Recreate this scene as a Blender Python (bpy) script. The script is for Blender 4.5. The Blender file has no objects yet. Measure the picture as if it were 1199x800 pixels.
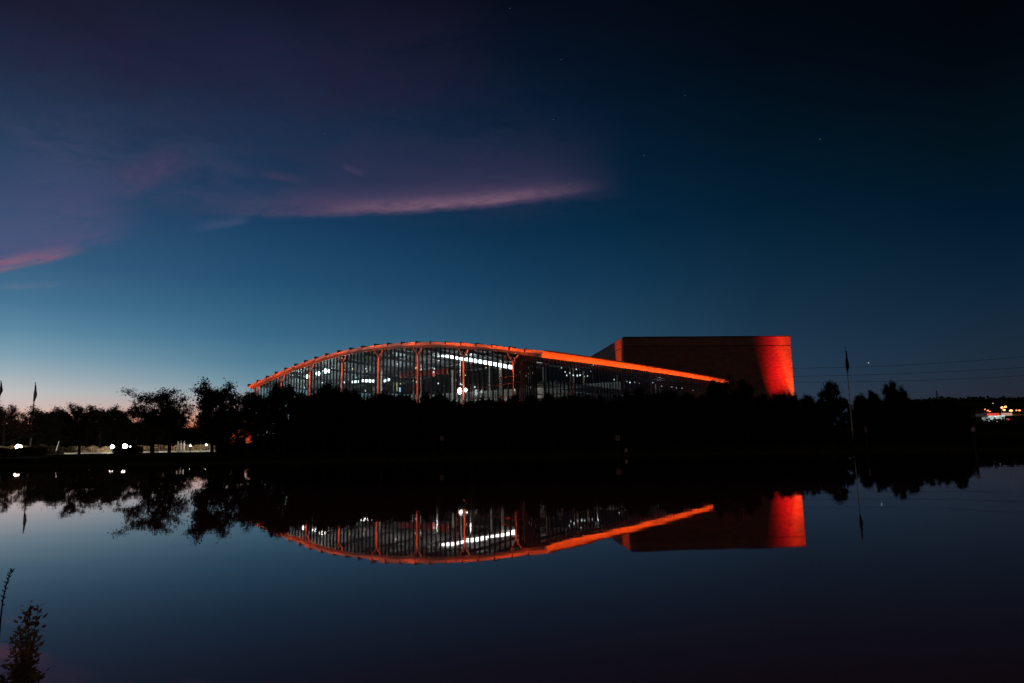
import bpy, bmesh, math, random
import numpy as np
from mathutils import Vector, Matrix

random.seed(7)
R_ = random.Random(11)
sc = bpy.context.scene
C = sc.collection
rad = math.radians

# ------------------------------------------------------------------ camera
FPX = 792.0; H = 1.5
PITCH = math.atan(113.5 / FPX); ROLL = rad(0.98)
_r0 = Vector((1, 0, 0)); _u0 = Vector((0, -math.sin(PITCH), math.cos(PITCH)))
FW = Vector((0, math.cos(PITCH), math.sin(PITCH)))
RT = math.cos(ROLL) * _r0 - math.sin(ROLL) * _u0
UP = math.sin(ROLL) * _r0 + math.cos(ROLL) * _u0
CAM = Vector((0, 0, H))
cd = bpy.data.cameras.new('camera'); cam = bpy.data.objects.new('camera', cd); C.objects.link(cam)
m = Matrix.Identity(4)
for i in range(3):
    m[i][0] = RT[i]; m[i][1] = UP[i]; m[i][2] = -FW[i]
m.translation = CAM
cam.matrix_world = m
cd.sensor_width = 36; cd.lens = 36 * FPX / 1199; cd.clip_start = 0.05; cd.clip_end = 12000
sc.camera = cam

def ray(px, py):
    return FW + ((px - 599.5) / FPX) * RT + ((400 - py) / FPX) * UP
def at(px, py, Y):
    d = ray(px, py); return CAM + d * (Y / d.y)
def proj(v):
    d = Vector(v) - CAM; w = d.dot(FW)
    return (599.5 + FPX * d.dot(RT) / w, 400 - FPX * d.dot(UP) / w)
def gx(px, Y, z):
    k = (px - 599.5) / FPX; Z = z - H
    return (k * (FW.y * Y + FW.z * Z) - RT.y * Y - RT.z * Z) / RT.x

# ------------------------------------------------------------------ materials
def lin(c):
    return tuple((x / 255 / 12.92 if x / 255 <= .04045 else ((x / 255 + .055) / 1.055) ** 2.4) for x in c)
MATS = {}
def mat(name, col, rough=.6, metal=0, nscale=None, namt=.25, bump=0, emit=None, estr=0, spec=.5, coord='Object'):
    if name in MATS: return MATS[name]
    M = bpy.data.materials.new(name); M.use_nodes = True; nt = M.node_tree; n = nt.nodes; l = nt.links
    p = n['Principled BSDF']; p.inputs['Base Color'].default_value = (*col, 1); p.inputs['Roughness'].default_value = rough
    p.inputs['Metallic'].default_value = metal; p.inputs['Specular IOR Level'].default_value = spec
    if nscale:
        tc = n.new('ShaderNodeTexCoord'); nz = n.new('ShaderNodeTexNoise'); nz.inputs['Scale'].default_value = nscale
        nz.inputs['Detail'].default_value = 5
        l.new(tc.outputs[coord], nz.inputs['Vector'])
        rp = n.new('ShaderNodeValToRGB')
        rp.color_ramp.elements[0].position = .3; rp.color_ramp.elements[1].position = .7
        rp.color_ramp.elements[0].color = (*[x * (1 - namt) for x in col], 1)
        rp.color_ramp.elements[1].color = (*[min(1, x * (1 + namt)) for x in col], 1)
        l.new(nz.outputs['Fac'], rp.inputs['Fac']); l.new(rp.outputs['Color'], p.inputs['Base Color'])
        if bump:
            b = n.new('ShaderNodeBump'); b.inputs['Strength'].default_value = bump; b.inputs['Distance'].default_value = .05
            l.new(nz.outputs['Fac'], b.inputs['Height']); l.new(b.outputs['Normal'], p.inputs['Normal'])
    if emit:
        p.inputs['Emission Color'].default_value = (*emit, 1); p.inputs['Emission Strength'].default_value = estr
    MATS[name] = M; return M
def emat(name, col, s): return mat(name, (.5, .5, .5), emit=col, estr=s)

def leafmat(name, col, trans=.3):
    if name in MATS: return MATS[name]
    M = bpy.data.materials.new(name); M.use_nodes = True; nt = M.node_tree; n = nt.nodes; l = nt.links
    n.remove(n['Principled BSDF']); out = n['Material Output']
    tc = n.new('ShaderNodeTexCoord'); nz = n.new('ShaderNodeTexNoise'); nz.inputs['Scale'].default_value = 3.1; nz.inputs['Detail'].default_value = 3
    l.new(tc.outputs['Object'], nz.inputs['Vector'])
    rp = n.new('ShaderNodeValToRGB'); rp.color_ramp.elements[0].position = .3; rp.color_ramp.elements[1].position = .7
    rp.color_ramp.elements[0].color = (*[x * .55 for x in col], 1); rp.color_ramp.elements[1].color = (*[x * 1.5 for x in col], 1)
    l.new(nz.outputs['Fac'], rp.inputs['Fac'])
    d = n.new('ShaderNodeBsdfDiffuse'); t = n.new('ShaderNodeBsdfTranslucent'); mx = n.new('ShaderNodeMixShader'); mx.inputs[0].default_value = trans
    l.new(rp.outputs['Color'], d.inputs['Color']); l.new(rp.outputs['Color'], t.inputs['Color'])
    l.new(d.outputs[0], mx.inputs[1]); l.new(t.outputs[0], mx.inputs[2]); l.new(mx.outputs[0], out.inputs['Surface'])
    MATS[name] = M; return M

def glassmat(name, tint, fac=.12):
    M = bpy.data.materials.new(name); M.use_nodes = True; nt = M.node_tree; n = nt.nodes; l = nt.links
    n.remove(n['Principled BSDF']); out = n['Material Output']
    t = n.new('ShaderNodeBsdfTransparent'); t.inputs['Color'].default_value = (*tint, 1)
    g = n.new('ShaderNodeBsdfGlossy'); g.inputs['Roughness'].default_value = .02; g.inputs['Color'].default_value = (.8, .9, 1, 1)
    f = n.new('ShaderNodeFresnel'); f.inputs['IOR'].default_value = 1.45
    mx = n.new('ShaderNodeMixShader')
    l.new(f.outputs[0], mx.inputs[0]); l.new(t.outputs[0], mx.inputs[1]); l.new(g.outputs[0], mx.inputs[2]); l.new(mx.outputs[0], out.inputs['Surface'])
    MATS[name] = M; return M

# ------------------------------------------------------------------ mesh helpers
class MB:
    def __init__(s): s.v = []; s.f = []
    def box(s, c, size, rz=0, ax=None):
        """c centre, size full, optional frame ax=(x,y,z) vectors"""
        c = Vector(c); hx, hy, hz = [k / 2 for k in size]
        if ax is None:
            ax = (Vector((math.cos(rz), math.sin(rz), 0)), Vector((-math.sin(rz), math.cos(rz), 0)), Vector((0, 0, 1)))
        b = len(s.v)
        for k in (-1, 1):
            for j in (-1, 1):
                for i in (-1, 1):
                    s.v.append(tuple(c + ax[0] * (i * hx) + ax[1] * (j * hy) + ax[2] * (k * hz)))
        for q in ((0, 2, 3, 1), (4, 5, 7, 6), (0, 1, 5, 4), (2, 6, 7, 3), (0, 4, 6, 2), (1, 3, 7, 5)):
            s.f.append(tuple(b + i for i in q))
        return s
    def beam(s, a, b, w, h, up=Vector((0, 0, 1))):
        a = Vector(a); b = Vector(b); x = (b - a); L = x.length; x.normalize()
        y = up.cross(x)
        if y.length < 1e-4: y = Vector((0, 1, 0)).cross(x)
        y.normalize(); z = x.cross(y)
        return s.box((a + b) / 2, (L, w, h), ax=(x, y, z))
    def tube(s, pts, rr, n=8, cap=True):
        pts = [Vector(p) for p in pts]
        if not hasattr(rr, '__len__'): rr = [rr] * len(pts)
        b0 = len(s.v); ref = Vector((.13, .97, .2)).normalized()
        for i, p in enumerate(pts):
            d = (pts[min(i + 1, len(pts) - 1)] - pts[max(i - 1, 0)]).normalized()
            r = ref if abs(d.dot(ref)) < .95 else Vector((1, 0, 0))
            u = d.cross(r).normalized(); w = d.cross(u)
            for k in range(n):
                a = 2 * math.pi * k / n
                s.v.append(tuple(p + (u * math.cos(a) + w * math.sin(a)) * rr[i]))
        for i in range(len(pts) - 1):
            for k in range(n):
                a = b0 + i * n + k; c = b0 + i * n + (k + 1) % n
                s.f.append((a, c, c + n, a + n))
        if cap:
            s.f.append(tuple(b0 + k for k in range(n))); s.f.append(tuple(b0 + (len(pts) - 1) * n + k for k in reversed(range(n))))
        return s
    def lathe(s, c, prof, n=16, axis=None):
        c = Vector(c); b0 = len(s.v)
        for r, z in prof:
            for k in range(n):
                a = 2 * math.pi * k / n; s.v.append((c.x + r * math.cos(a), c.y + r * math.sin(a), c.z + z))
        for i in range(len(prof) - 1):
            for k in range(n):
                a = b0 + i * n + k; d = b0 + i * n + (k + 1) % n
                s.f.append((a, d, d + n, a + n))
        s.f.append(tuple(b0 + k for k in reversed(range(n)))); s.f.append(tuple(b0 + (len(prof) - 1) * n + k for k in range(n)))
        return s
    def prism(s, poly, z0, z1):
        b = len(s.v); n = len(poly)
        for z in (z0, z1):
            for p in poly: s.v.append((p[0], p[1], z))
        s.f.append(tuple(b + i for i in reversed(range(n)))); s.f.append(tuple(b + n + i for i in range(n)))
        for i in range(n):
            j = (i + 1) % n; s.f.append((b + i, b + j, b + n + j, b + n + i))
        return s
    def sweep(s, A, B, thick, down=False):
        """closed shell between polylines A and B, thickened downwards"""
        n = len(A); b = len(s.v)
        t = Vector((0, 0, thick))
        for P in (A, B): s.v += [tuple(Vector(p)) for p in P]
        for P in (A, B): s.v += [tuple(Vector(p) - t) for p in P]
        for i in range(n - 1):
            s.f.append((b + i, b + i + 1, b + n + i + 1, b + n + i))
            s.f.append((b + 2 * n + i, b + 3 * n + i, b + 3 * n + i + 1, b + 2 * n + i + 1))
            s.f.append((b + i, b + 2 * n + i, b + 2 * n + i + 1, b + i + 1))
            s.f.append((b + n + i, b + n + i + 1, b + 3 * n + i + 1, b + 3 * n + i))
        s.f.append((b, b + n, b + 3 * n, b + 2 * n)); s.f.append((b + n - 1, b + 3 * n - 1, b + 4 * n - 1, b + 2 * n - 1))
        return s
    def build(s, name, m, parent=None, smooth=False, origin=None):
        me = bpy.data.meshes.new(name); v = s.v
        if origin is not None:
            o0 = Vector(origin); v = [tuple(Vector(p) - o0) for p in v]
        me.from_pydata(v, [], s.f); me.update()
        if m: me.materials.append(m)
        if smooth:
            for p in me.polygons: p.use_smooth = True
        o = bpy.data.objects.new(name, me); C.objects.link(o)
        if parent: o.parent = parent
        if origin is not None: o.location = o0
        return o

def tag(o, label=None, cat=None, group=None, kind=None):
    if label: o['label'] = label
    if cat: o['category'] = cat
    if group: o['group'] = group
    if kind: o['kind'] = kind
    return o
def empty(name, loc, label, cat, group=None):
    o = bpy.data.objects.new(name, None); C.objects.link(o); o.location = loc; o.empty_display_size = .5
    return tag(o, label, cat, group)
def children(o): return [c for c in bpy.data.objects if c.parent == o]
def copy_tree(o, parent=None, kids=None):
    c = o.copy(); C.objects.link(c)
    if parent: c.parent = parent
    for ch in (kids if kids is not None else list(o.children)): copy_tree(ch, c)
    return c

# ------------------------------------------------------------------ world (dusk sky)
w = bpy.data.worlds.new('World'); sc.world = w; w.use_nodes = True
nt = w.node_tree; N = nt.nodes; L = nt.links
bg = N['Background']
def inp(sock, v):
    if hasattr(v, 'is_output'): L.new(v, sock)
    else: sock.default_value = v
def mth(op, a, b=0.0, c=None, clamp=False):
    n = N.new('ShaderNodeMath'); n.operation = op; n.use_clamp = clamp
    inp(n.inputs[0], a); inp(n.inputs[1], b)
    if c is not None: inp(n.inputs[2], c)
    return n.outputs[0]
def mapr(v, a, b, c=0.0, d=1.0, kind='SMOOTHSTEP'):
    n = N.new('ShaderNodeMapRange'); n.interpolation_type = kind
    inp(n.inputs['Value'], v); n.inputs['From Min'].default_value = a; n.inputs['From Max'].default_value = b
    n.inputs['To Min'].default_value = c; n.inputs['To Max'].default_value = d
    return n.outputs['Result']
def mixc(f, a, b, mode='MIX'):
    n = N.new('ShaderNodeMix'); n.data_type = 'RGBA'; n.blend_type = mode
    inp(n.inputs[0], f)
    for k, v in ((6, a), (7, b)):
        if hasattr(v, 'is_output'): L.new(v, n.inputs[k])
        else: n.inputs[k].default_value = (*v, 1)
    return n.outputs[2]
tc = N.new('ShaderNodeTexCoord'); sx = N.new('ShaderNodeSeparateXYZ'); L.new(tc.outputs['Generated'], sx.inputs[0])
X, Y, Z = sx.outputs
AZ = mth('ARCTAN2', X, Y); EL = mth('ARCSINE', Z)
def azel(px, py):
    d = ray(px, py).normalized(); return math.atan2(d.x, d.y), math.asin(d.z)
COLS = {
 10: [(512, (196, 110, 76)), (500, (226, 154, 128)), (488, (224, 176, 160)), (474, (208, 188, 182)), (458, (190, 190, 190)), (438, (160, 176, 184)), (415, (124, 158, 176)), (385, (92, 136, 162)), (350, (70, 114, 146)), (300, (54, 92, 126)), (220, (42, 70, 102)), (110, (33, 52, 80)), (0, (20, 26, 46))],
 300: [(516, (190, 66, 26)), (505, (200, 84, 46)), (496, (206, 124, 94)), (480, (186, 156, 146)), (462, (138, 156, 166)), (448, (106, 142, 160)), (425, (80, 124, 148)), (390, (56, 104, 134)), (330, (36, 80, 114)), (260, (26, 62, 96)), (180, (22, 50, 80)), (80, (22, 36, 62)), (0, (18, 22, 42))],
 600: [(515, (100, 104, 112)), (470, (84, 114, 132)), (440, (64, 104, 128)), (415, (46, 86, 112)), (380, (36, 74, 102)), (330, (22, 60, 90)), (270, (10, 46, 74)), (200, (9, 36, 62)), (110, (5, 24, 44)), (0, (7, 12, 26))],
 900: [(510, (48, 54, 68)), (470, (44, 60, 78)), (420, (32, 56, 78)), (380, (24, 50, 72)), (320, (14, 42, 64)), (240, (3, 30, 50)), (150, (2, 20, 34)), (60, (2, 11, 22)), (0, (3, 8, 16))],
 1180: [(505, (42, 38, 46)), (465, (38, 42, 54)), (420, (29, 44, 60)), (370, (20, 40, 58)), (310, (9, 33, 52)), (240, (2, 24, 42)), (160, (2, 18, 28)), (60, (2, 8, 16)), (0, (2, 5, 10))],
}
prev = None; prevaz = None
for cx, stops in COLS.items():
    rp = N.new('ShaderNodeValToRGB'); cr = rp.color_ramp
    pts = sorted((max(0, azel(cx, y)[1]) / .75, c) for y, c in stops)
    last = pts[-1]
    pts.append((1.0, tuple(int(k * .6) for k in last[1])))
    while len(cr.elements) < len(pts): cr.elements.new(.5)
    for e, (p, c) in zip(cr.elements, pts): e.position = p
    for e, (p, c) in zip(cr.elements, pts): e.color = (*lin(c), 1)
    L.new(mth('DIVIDE', EL, .75), rp.inputs['Fac'])
    a = azel(cx, 440)[0]
    if prev is None: prev = rp.outputs['Color']
    else: prev = mixc(mapr(AZ, prevaz, a, kind='LINEAR'), prev, rp.outputs['Color'])
    prevaz = a
sky = prev
# behind the photographer: warm glow added to light the foreground plant
back = mapr(mth('ABSOLUTE', AZ), 1.2, 2.2)
sky = mixc(back, sky, lin((56, 44, 40)))
# clouds
def cloud(p0, p1, tu, td, col, amt, ns=(2.2, 9), ends=(.25, .25), thr=(.35, .7), warp=.35, seed=0.0):
    """streak from pixel p0 to p1; tu/td soft thickness above/below in px"""
    a0, e0 = azel(*p0); a1, e1 = azel(*p1)
    Ln = math.hypot(a1 - a0, e1 - e0); ca, sa = (a1 - a0) / Ln, (e1 - e0) / Ln
    dx = mth('SUBTRACT', AZ, a0); dy = mth('SUBTRACT', EL, e0)
    s = mth('DIVIDE', mth('ADD', mth('MULTIPLY', dx, ca), mth('MULTIPLY', dy, sa)), Ln)
    t = mth('SUBTRACT', mth('MULTIPLY', dy, ca), mth('MULTIPLY', dx, sa))
    cv = N.new('ShaderNodeCombineXYZ')
    L.new(mth('MULTIPLY', s, ns[0] * Ln * 4), cv.inputs[0]); L.new(mth('MULTIPLY', t, ns[1] * 4), cv.inputs[1]); cv.inputs[2].default_value = seed
    nz = N.new('ShaderNodeTexNoise'); nz.inputs['Scale'].default_value = 1; nz.inputs['Detail'].default_value = 7; nz.inputs['Roughness'].default_value = .62; nz.inputs['Distortion'].default_value = .9
    L.new(cv.outputs[0], nz.inputs['Vector'])
    nz2 = N.new('ShaderNodeTexNoise'); nz2.inputs['Scale'].default_value = 3.3; nz2.inputs['Detail'].default_value = 6; nz2.inputs['Roughness'].default_value = .7; nz2.inputs['Distortion'].default_value = 1.2
    L.new(cv.outputs[0], nz2.inputs['Vector'])
    NF = mth('ADD', mth('MULTIPLY', nz.outputs['Fac'], .68), mth('MULTIPLY', nz2.outputs['Fac'], .32))
    k = 1 / FPX
    tw = mth('ADD', t, mth('MULTIPLY', mth('SUBTRACT', NF, .5), warp * tu * k))
    up = mapr(tw, 0.0, tu * k, 1, 0); dn = mapr(tw, -td * k, 0.0, 0, 1)
    el_ = mapr(s, 0, ends[0]); er = mapr(s, 1 - ends[1], 1, 1, 0)
    nn = mapr(NF, thr[0] + .06, thr[1])
    mm = mth('MULTIPLY', mth('MULTIPLY', up, dn), mth('MULTIPLY', el_, er))
    mm = mth('MULTIPLY', mth('MULTIPLY', mm, nn), amt)
    global sky
    sky = mixc(mm, sky, lin(col))
# broad dusky veils
cloud((-120, 60), (760, 215), 150, 70, (48, 48, 76), .45, ns=(1.6, 5), seed=1.3, thr=(.2, .7))
cloud((-200, 10), (640, 70), 110, 60, (36, 28, 52), .65, ns=(1.2, 3.5), seed=4.1, thr=(.2, .7))
cloud((-60, 150), (330, 235), 90, 50, (74, 74, 106), .42, ns=(2, 5), seed=2.2, thr=(.3, .7))
cloud((-160, 330), (190, 260), 110, 14, (84, 80, 120), .8, ns=(2, 7), seed=3.7, thr=(.1, .7), ends=(.2, .32), warp=.8)
cloud((-60, 326), (110, 290), 13, 6, (150, 96, 114), .8, ns=(3, 16), seed=5.2, thr=(.2, .6), ends=(.1, .5))
cloud((108, 236), (232, 180), 32, 18, (88, 68, 102), .42, ns=(4, 8), seed=6.4, thr=(.25, .6), ends=(.4, .4))
cloud((290, 238), (750, 222), 90, 8, (60, 54, 84), .5, ns=(2.5, 8), seed=8.1, thr=(.1, .6), ends=(.25, .3))
cloud((190, 246), (735, 216), 36, 7, (90, 72, 102), .62, ns=(3, 9), seed=9.3, thr=(.1, .6), ends=(.3, .36))
cloud((350, 247), (720, 216), 15, 5, (134, 100, 116), .66, ns=(3, 14), seed=7.7, thr=(.2, .62), ends=(.35, .42))
cloud((295, 203), (365, 214), 9, 5, (76, 62, 94), .45, ns=(4, 14), seed=1.9, thr=(.2, .6), ends=(.4, .4))
cloud((398, 194), (432, 208), 7, 4, (64, 60, 90), .5, ns=(6, 14), seed=3.3, thr=(.2, .5), ends=(.3, .4))
cloud((215, 272), (300, 256), 12, 5, (66, 82, 116), .5, ns=(4, 14), seed=2.9, thr=(.2, .6), ends=(.4, .3))
cloud((-10, 338), (80, 333), 7, 4, (96, 112, 140), .6, ns=(4, 16), seed=5.9, thr=(.2, .6), ends=(.3, .4))
L.new(sky, bg.inputs['Color']); bg.inputs['Strength'].default_value = 1.0

# ------------------------------------------------------------------ terrain and water
POND_N = 52.0
def shore(x):   # far shoreline Y as a function of x
    return 52 + 2.2 * math.sin(x * .045 + 1) + 1.0 * math.sin(x * .13) - (0.0 if x < 60 else min(10, (x - 60) * .12))
def smooth(a, b, x):
    t = max(0, min(1, (x - a) / (b - a))); return t * t * (3 - 2 * t)
def slope_rise(y):
    pts = [(0, 0), (140, 0), (330, 6.2), (700, 30), (1000, 34), (1600, 20), (5000, 5), (9000, 0)]
    for (a, za), (b, zb) in zip(pts, pts[1:]):
        if y <= b: return za + (zb - za) * (y - a) / (b - a)
    return 0
def gz(x, y):
    # far side
    s = shore(x)
    d = y - s
    xe = max(abs(x + 5) - 95, 0)           # pond closes at its sides
    if y > 20:
        z = -1.0 + 1.25 * smooth(-2.5, .8, d) + .3 * smooth(.8, 22, d)
    else:
        near = 2.9 + .25 * math.sin(x * 1.1)
        z = .25 - 1.25 * smooth(near - .3, near + 1.6, y)
    side = smooth(0, 14, xe)
    z = max(z, -1 + 1.55 * side)
    ang = smooth(.42, .62, x / max(y, 1))
    z += slope_rise(y) * ang if y > 0 else 0
    return z
ys = sorted(set([-6000, -2000, -600, -200, -60, -20, -8, -3, 0] + [round(2 + i * .35, 2) for i in range(14)] + [8, 12, 18, 26, 34, 42] + [46 + i * .8 for i in range(26)] + [68 + i * 4 for i in range(20)] + [150, 165, 185, 210, 240, 280, 330, 380, 440, 500, 560, 620, 700, 800, 1000, 1300, 1600, 2200, 3500, 5000, 9000]))
xs = sorted(set([-9000, -4000, -1800, -900, -500, -300, -200, -150] + [-130 + i * 4 for i in range(66)] + [135, 150, 170, 190, 210, 230, 250, 270, 300, 330, 360, 400, 440, 480, 520, 560, 620, 700, 800, 900, 1100, 1400, 1800, 2600, 4000, 9000]))
g = MB()
for y in ys:
    for x in xs:
        z = gz(x, y)
        if 250 < y < 1200 and x > 150: z += 1.6 * math.sin(x * .021 + y * .01) + 1.1 * math.sin(x * .05 + 1) + .5 * R_.random()
        g.v.append((x, y, z))
nx = len(xs)
for j in range(len(ys) - 1):
    for i in range(nx - 1):
        a = j * nx + i; g.f.append((a, a + 1, a + nx + 1, a + nx))
ground = g.build('ground', mat('grass_ground', (.035, .045, .022), 1, nscale=1.2, namt=.5, bump=.4, spec=0, coord='Object'), smooth=True)
tag(ground, 'grassy ground rising to a low hill beyond the pond', kind='structure')

Mw = bpy.data.materials.new('pond_water'); Mw.use_nodes = True
n = Mw.node_tree.nodes; l = Mw.node_tree.links; n.remove(n['Principled BSDF'])
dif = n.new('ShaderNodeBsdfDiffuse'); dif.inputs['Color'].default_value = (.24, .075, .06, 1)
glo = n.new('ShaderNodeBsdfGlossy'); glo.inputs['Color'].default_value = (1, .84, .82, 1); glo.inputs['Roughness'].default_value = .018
fre = n.new('ShaderNodeFresnel'); fre.inputs['IOR'].default_value = 1.333; mxw = n.new('ShaderNodeMixShader')
pw = n.new('ShaderNodeMath'); pw.operation = 'POWER'; pw.inputs[1].default_value = 1.25; l.new(fre.outputs[0], pw.inputs[0])
ml_ = n.new('ShaderNodeMath'); ml_.operation = 'MULTIPLY'; ml_.use_clamp = True; ml_.inputs[1].default_value = 1.5; l.new(pw.outputs[0], ml_.inputs[0])
l.new(ml_.outputs[0], mxw.inputs[0]); l.new(dif.outputs[0], mxw.inputs[1]); l.new(glo.outputs[0], mxw.inputs[2]); l.new(mxw.outputs[0], n['Material Output'].inputs['Surface'])
t_ = n.new('ShaderNodeTexCoord'); mp = n.new('ShaderNodeMapping'); mp.inputs['Scale'].default_value = (.35, .9, 1)
nz = n.new('ShaderNodeTexNoise'); nz.inputs['Scale'].default_value = .8; nz.inputs['Detail'].default_value = 3
b = n.new('ShaderNodeBump'); b.inputs['Strength'].default_value = .12; b.inputs['Distance'].default_value = .012
l.new(t_.outputs['Object'], mp.inputs[0]); l.new(mp.outputs[0], nz.inputs['Vector']); l.new(nz.outputs['Fac'], b.inputs['Height']); l.new(b.outputs['Normal'], glo.inputs['Normal']); l.new(b.outputs['Normal'], fre.inputs['Normal'])
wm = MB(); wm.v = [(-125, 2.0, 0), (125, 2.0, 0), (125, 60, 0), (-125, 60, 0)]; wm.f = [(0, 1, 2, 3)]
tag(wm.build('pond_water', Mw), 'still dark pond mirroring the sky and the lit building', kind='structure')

# ------------------------------------------------------------------ the glass hall
DL, DC, DR = 124.0, 90.0, 176.0
XL, XC, XR = 298, 632, 851
def solve(px, py, Dd):   # point on ray at depth
    return at(px, py, Dd)
PLa = Vector((gx(XL, DL, 12.4), DL, 0)); PC = Vector((gx(XC, DC, 13.4), DC, 0)); PR = Vector((gx(XR, DR, 16.5), DR, 0))
topA = [(298, 451.5), (325, 439), (350, 428.5), (380, 418.3), (404, 411.5), (430, 407), (447, 404.8), (470, 402.6), (492, 401.6), (520, 401.5), (547, 402.8), (575, 404.6), (603, 408), (632, 412.2)]
topB = [(632, 412.2), (700, 421.6), (740, 427.6), (800, 437.2), (851, 446)]
def interp(tab, x):
    for (a, ya), (b, yb) in zip(tab, tab[1:]):
        if x <= b: return ya + (yb - ya) * (x - a) / (b - a)
    return tab[-1][1]
class Facade:
    def __init__(s, P0, P1, tab):
        s.P0, s.P1, s.tab = P0, P1, tab; s.L = (P1 - P0).length; s.t = (P1 - P0).normalized()
        s.n = Vector((s.t.y, -s.t.x, 0));
        if s.n.y > 0: s.n = -s.n
        s.x0, s.x1 = tab[0][0], tab[-1][0]
    def u_of(s, px):
        lo, hi = -.05, 1.05
        for _ in range(40):
            mid = (lo + hi) / 2; P = s.P0.lerp(s.P1, mid); P.z = 14
            if proj(P)[0] < px: lo = mid
            else: hi = mid
        return (lo + hi) / 2
    def prep(s):
        s.us = []
        for k in range(41):
            u = k / 40; P = s.P0.lerp(s.P1, u); z = 14
            for _ in range(4):
                P.z = z; px = min(max(proj(P)[0], s.x0), s.x1); py = interp(s.tab, px)
                d = ray(px, py); z = H + d.z * (P.y / d.y)
            s.us.append(z)
        # smooth
        for _ in range(3):
            s.us = [s.us[0]] + [(s.us[i - 1] + 2 * s.us[i] + s.us[i + 1]) / 4 for i in range(1, 40)] + [s.us[-1]]
        return s
    def z(s, u):
        u = max(0, min(1, u)); k = min(39, int(u * 40)); f = u * 40 - k
        return s.us[k] * (1 - f) + s.us[k + 1] * f
    def pt(s, u, out=0.0, z=None, dz=0.0):
        P = s.P0.lerp(s.P1, u) + s.n * out; P.z = (s.z(u) if z is None else z) + dz; return P
FA = Facade(PLa, PC, topA).prep(); FB = Facade(PC, PR, topB).prep()
ZG = .5
m_roof = mat('roof_sheet', (.11, .10, .10), .5, nscale=.6)
m_fas = mat('painted_metal_fascia', (.55, .5, .48), .45, nscale=.7, namt=.18)
m_edge = mat('pale_edge_beam', (.24, .20, .18), .55, nscale=.8, namt=.15)
m_steel = mat('painted_steel', (.42, .36, .33), .4, nscale=2, namt=.12)
m_col = mat('uplit_column_tint', (.46, .24, .17), .45, nscale=2, namt=.15)  # reddish tint puts the orange uplighting into the column colour
m_mull = mat('dark_mullion', (.02, .022, .025), .4, metal=.4)
m_dark = mat('dark_steel', (.035, .035, .04), .5, nscale=2)
m_conc = mat('concrete', (.28, .27, .26), .8, nscale=.7, namt=.3)
m_ceil = mat('roof_underside', (.22, .23, .24), .7, nscale=.5, namt=.4)
m_glass = glassmat('facade_glass', (.55, .68, .68))
hall = empty('glass_hall', (PC.x, PC.y, ZG), 'long glass hall with an arched roof edge glowing orange and lit interior', 'exhibition hall')
hall_parts = []
def hp(mb, name, m, parent=None, smooth=False):
    o = mb.build(name, m, None, smooth); hall_parts.append((o, parent)); return o
# roof shell
NU = 32
back_off = PR - PC
A_ = [FA.pt(k / NU, .9) for k in range(NU + 1)]
Bk = []
for k in range(NU + 1):
    u = k / NU; P = FA.pt(u, 0) + back_off; P.z = (FB.z(1) - 1.5) * (u) + 13.5 * (1 - u); Bk.append(P)
Bk[-1] = FB.pt(1, .9)
rows = []
mb = MB()
NV = 12
for j in range(NV + 1):
    v = j / NV
    for k in range(NU + 1):
        P = A_[k].lerp(Bk[k], v)
        if k == NU: P = FB.pt(v, .9)
        mb.v.append(tuple(P))
nn_ = NU + 1; tot = len(mb.v)
mb.v += [(x, y, z - .3) for x, y, z in mb.v]
for j in range(NV):
    for k in range(NU):
        a = j * nn_ + k
        mb.f.append((a, a + 1, a + nn_ + 1, a + nn_)); mb.f.append((tot + a, tot + a + nn_, tot + a + nn_ + 1, tot + a + 1))
for j in range(NV):
    for k in (0, NU):
        a = j * nn_ + k; q = (a, a + nn_, tot + a + nn_, tot + a); mb.f.append(q if k == 0 else q[::-1])
for k in range(NU):
    for j in (0, NV):
        a = j * nn_ + k; q = (a, tot + a, tot + a + 1, a + 1); mb.f.append(q if j == 0 else q[::-1])
hp(mb, 'roof', m_roof)
# fascia A: outer sloped band of separate sheets stepping between ribs
ribs_px = [298, 308.5, 319, 329.5, 340.5, 352, 363.5, 375.5, 388, 402, 416, 430, 445, 460.5, 476.5, 493.5, 510, 528, 546, 563.5, 582, 602, 620]
rib_u = [FA.u_of(p) for p in ribs_px]
for i in range(len(rib_u)):
    u0 = rib_u[i]; u1 = rib_u[i + 1] if i + 1 < len(rib_u) else 1.0185
    stp = .16 if i < 12 else .07
    a = FA.pt(u0, 1.15, dz=-.02 - stp); b = FA.pt(u1, 1.15, dz=.04)
    if a.z > b.z and i > 15: a = FA.pt(u0, 1.15, dz=.04); b = FA.pt(u1, 1.15, dz=-.04)
    hh = .4 if i > 6 else .36
    mbs = MB(); mbs.sweep([a, b], [a + FA.n * .06, b + FA.n * .06], hh)
    hp(mbs, 'fascia_panel', m_fas)
    # rib
    P = FA.pt(u0, 1.18, dz=.09 if i < 13 else .02)
    rb = MB().beam(P + FA.n * .16 - Vector((0, 0, .1)), P - FA.n * 1.6 - Vector((0, 0, .1)), .15, .46)
    hp(rb, 'roof_rib', m_dark)
# lower edge beam A (curved), set back
K = 60
for nm, o0, o1, dz, th, mt in (('edge_beam', .5, .75, -.36, .38, m_edge), ('gutter', .86, 1.1, -.4, .07, m_edge)):
    mb = MB(); mb.sweep([FA.pt(k / K * 1.008, o0, dz=dz) for k in range(K + 1)], [FA.pt(k / K * 1.008, o1, dz=dz) for k in range(K + 1)], th); hp(mb, nm, mt)
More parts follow.
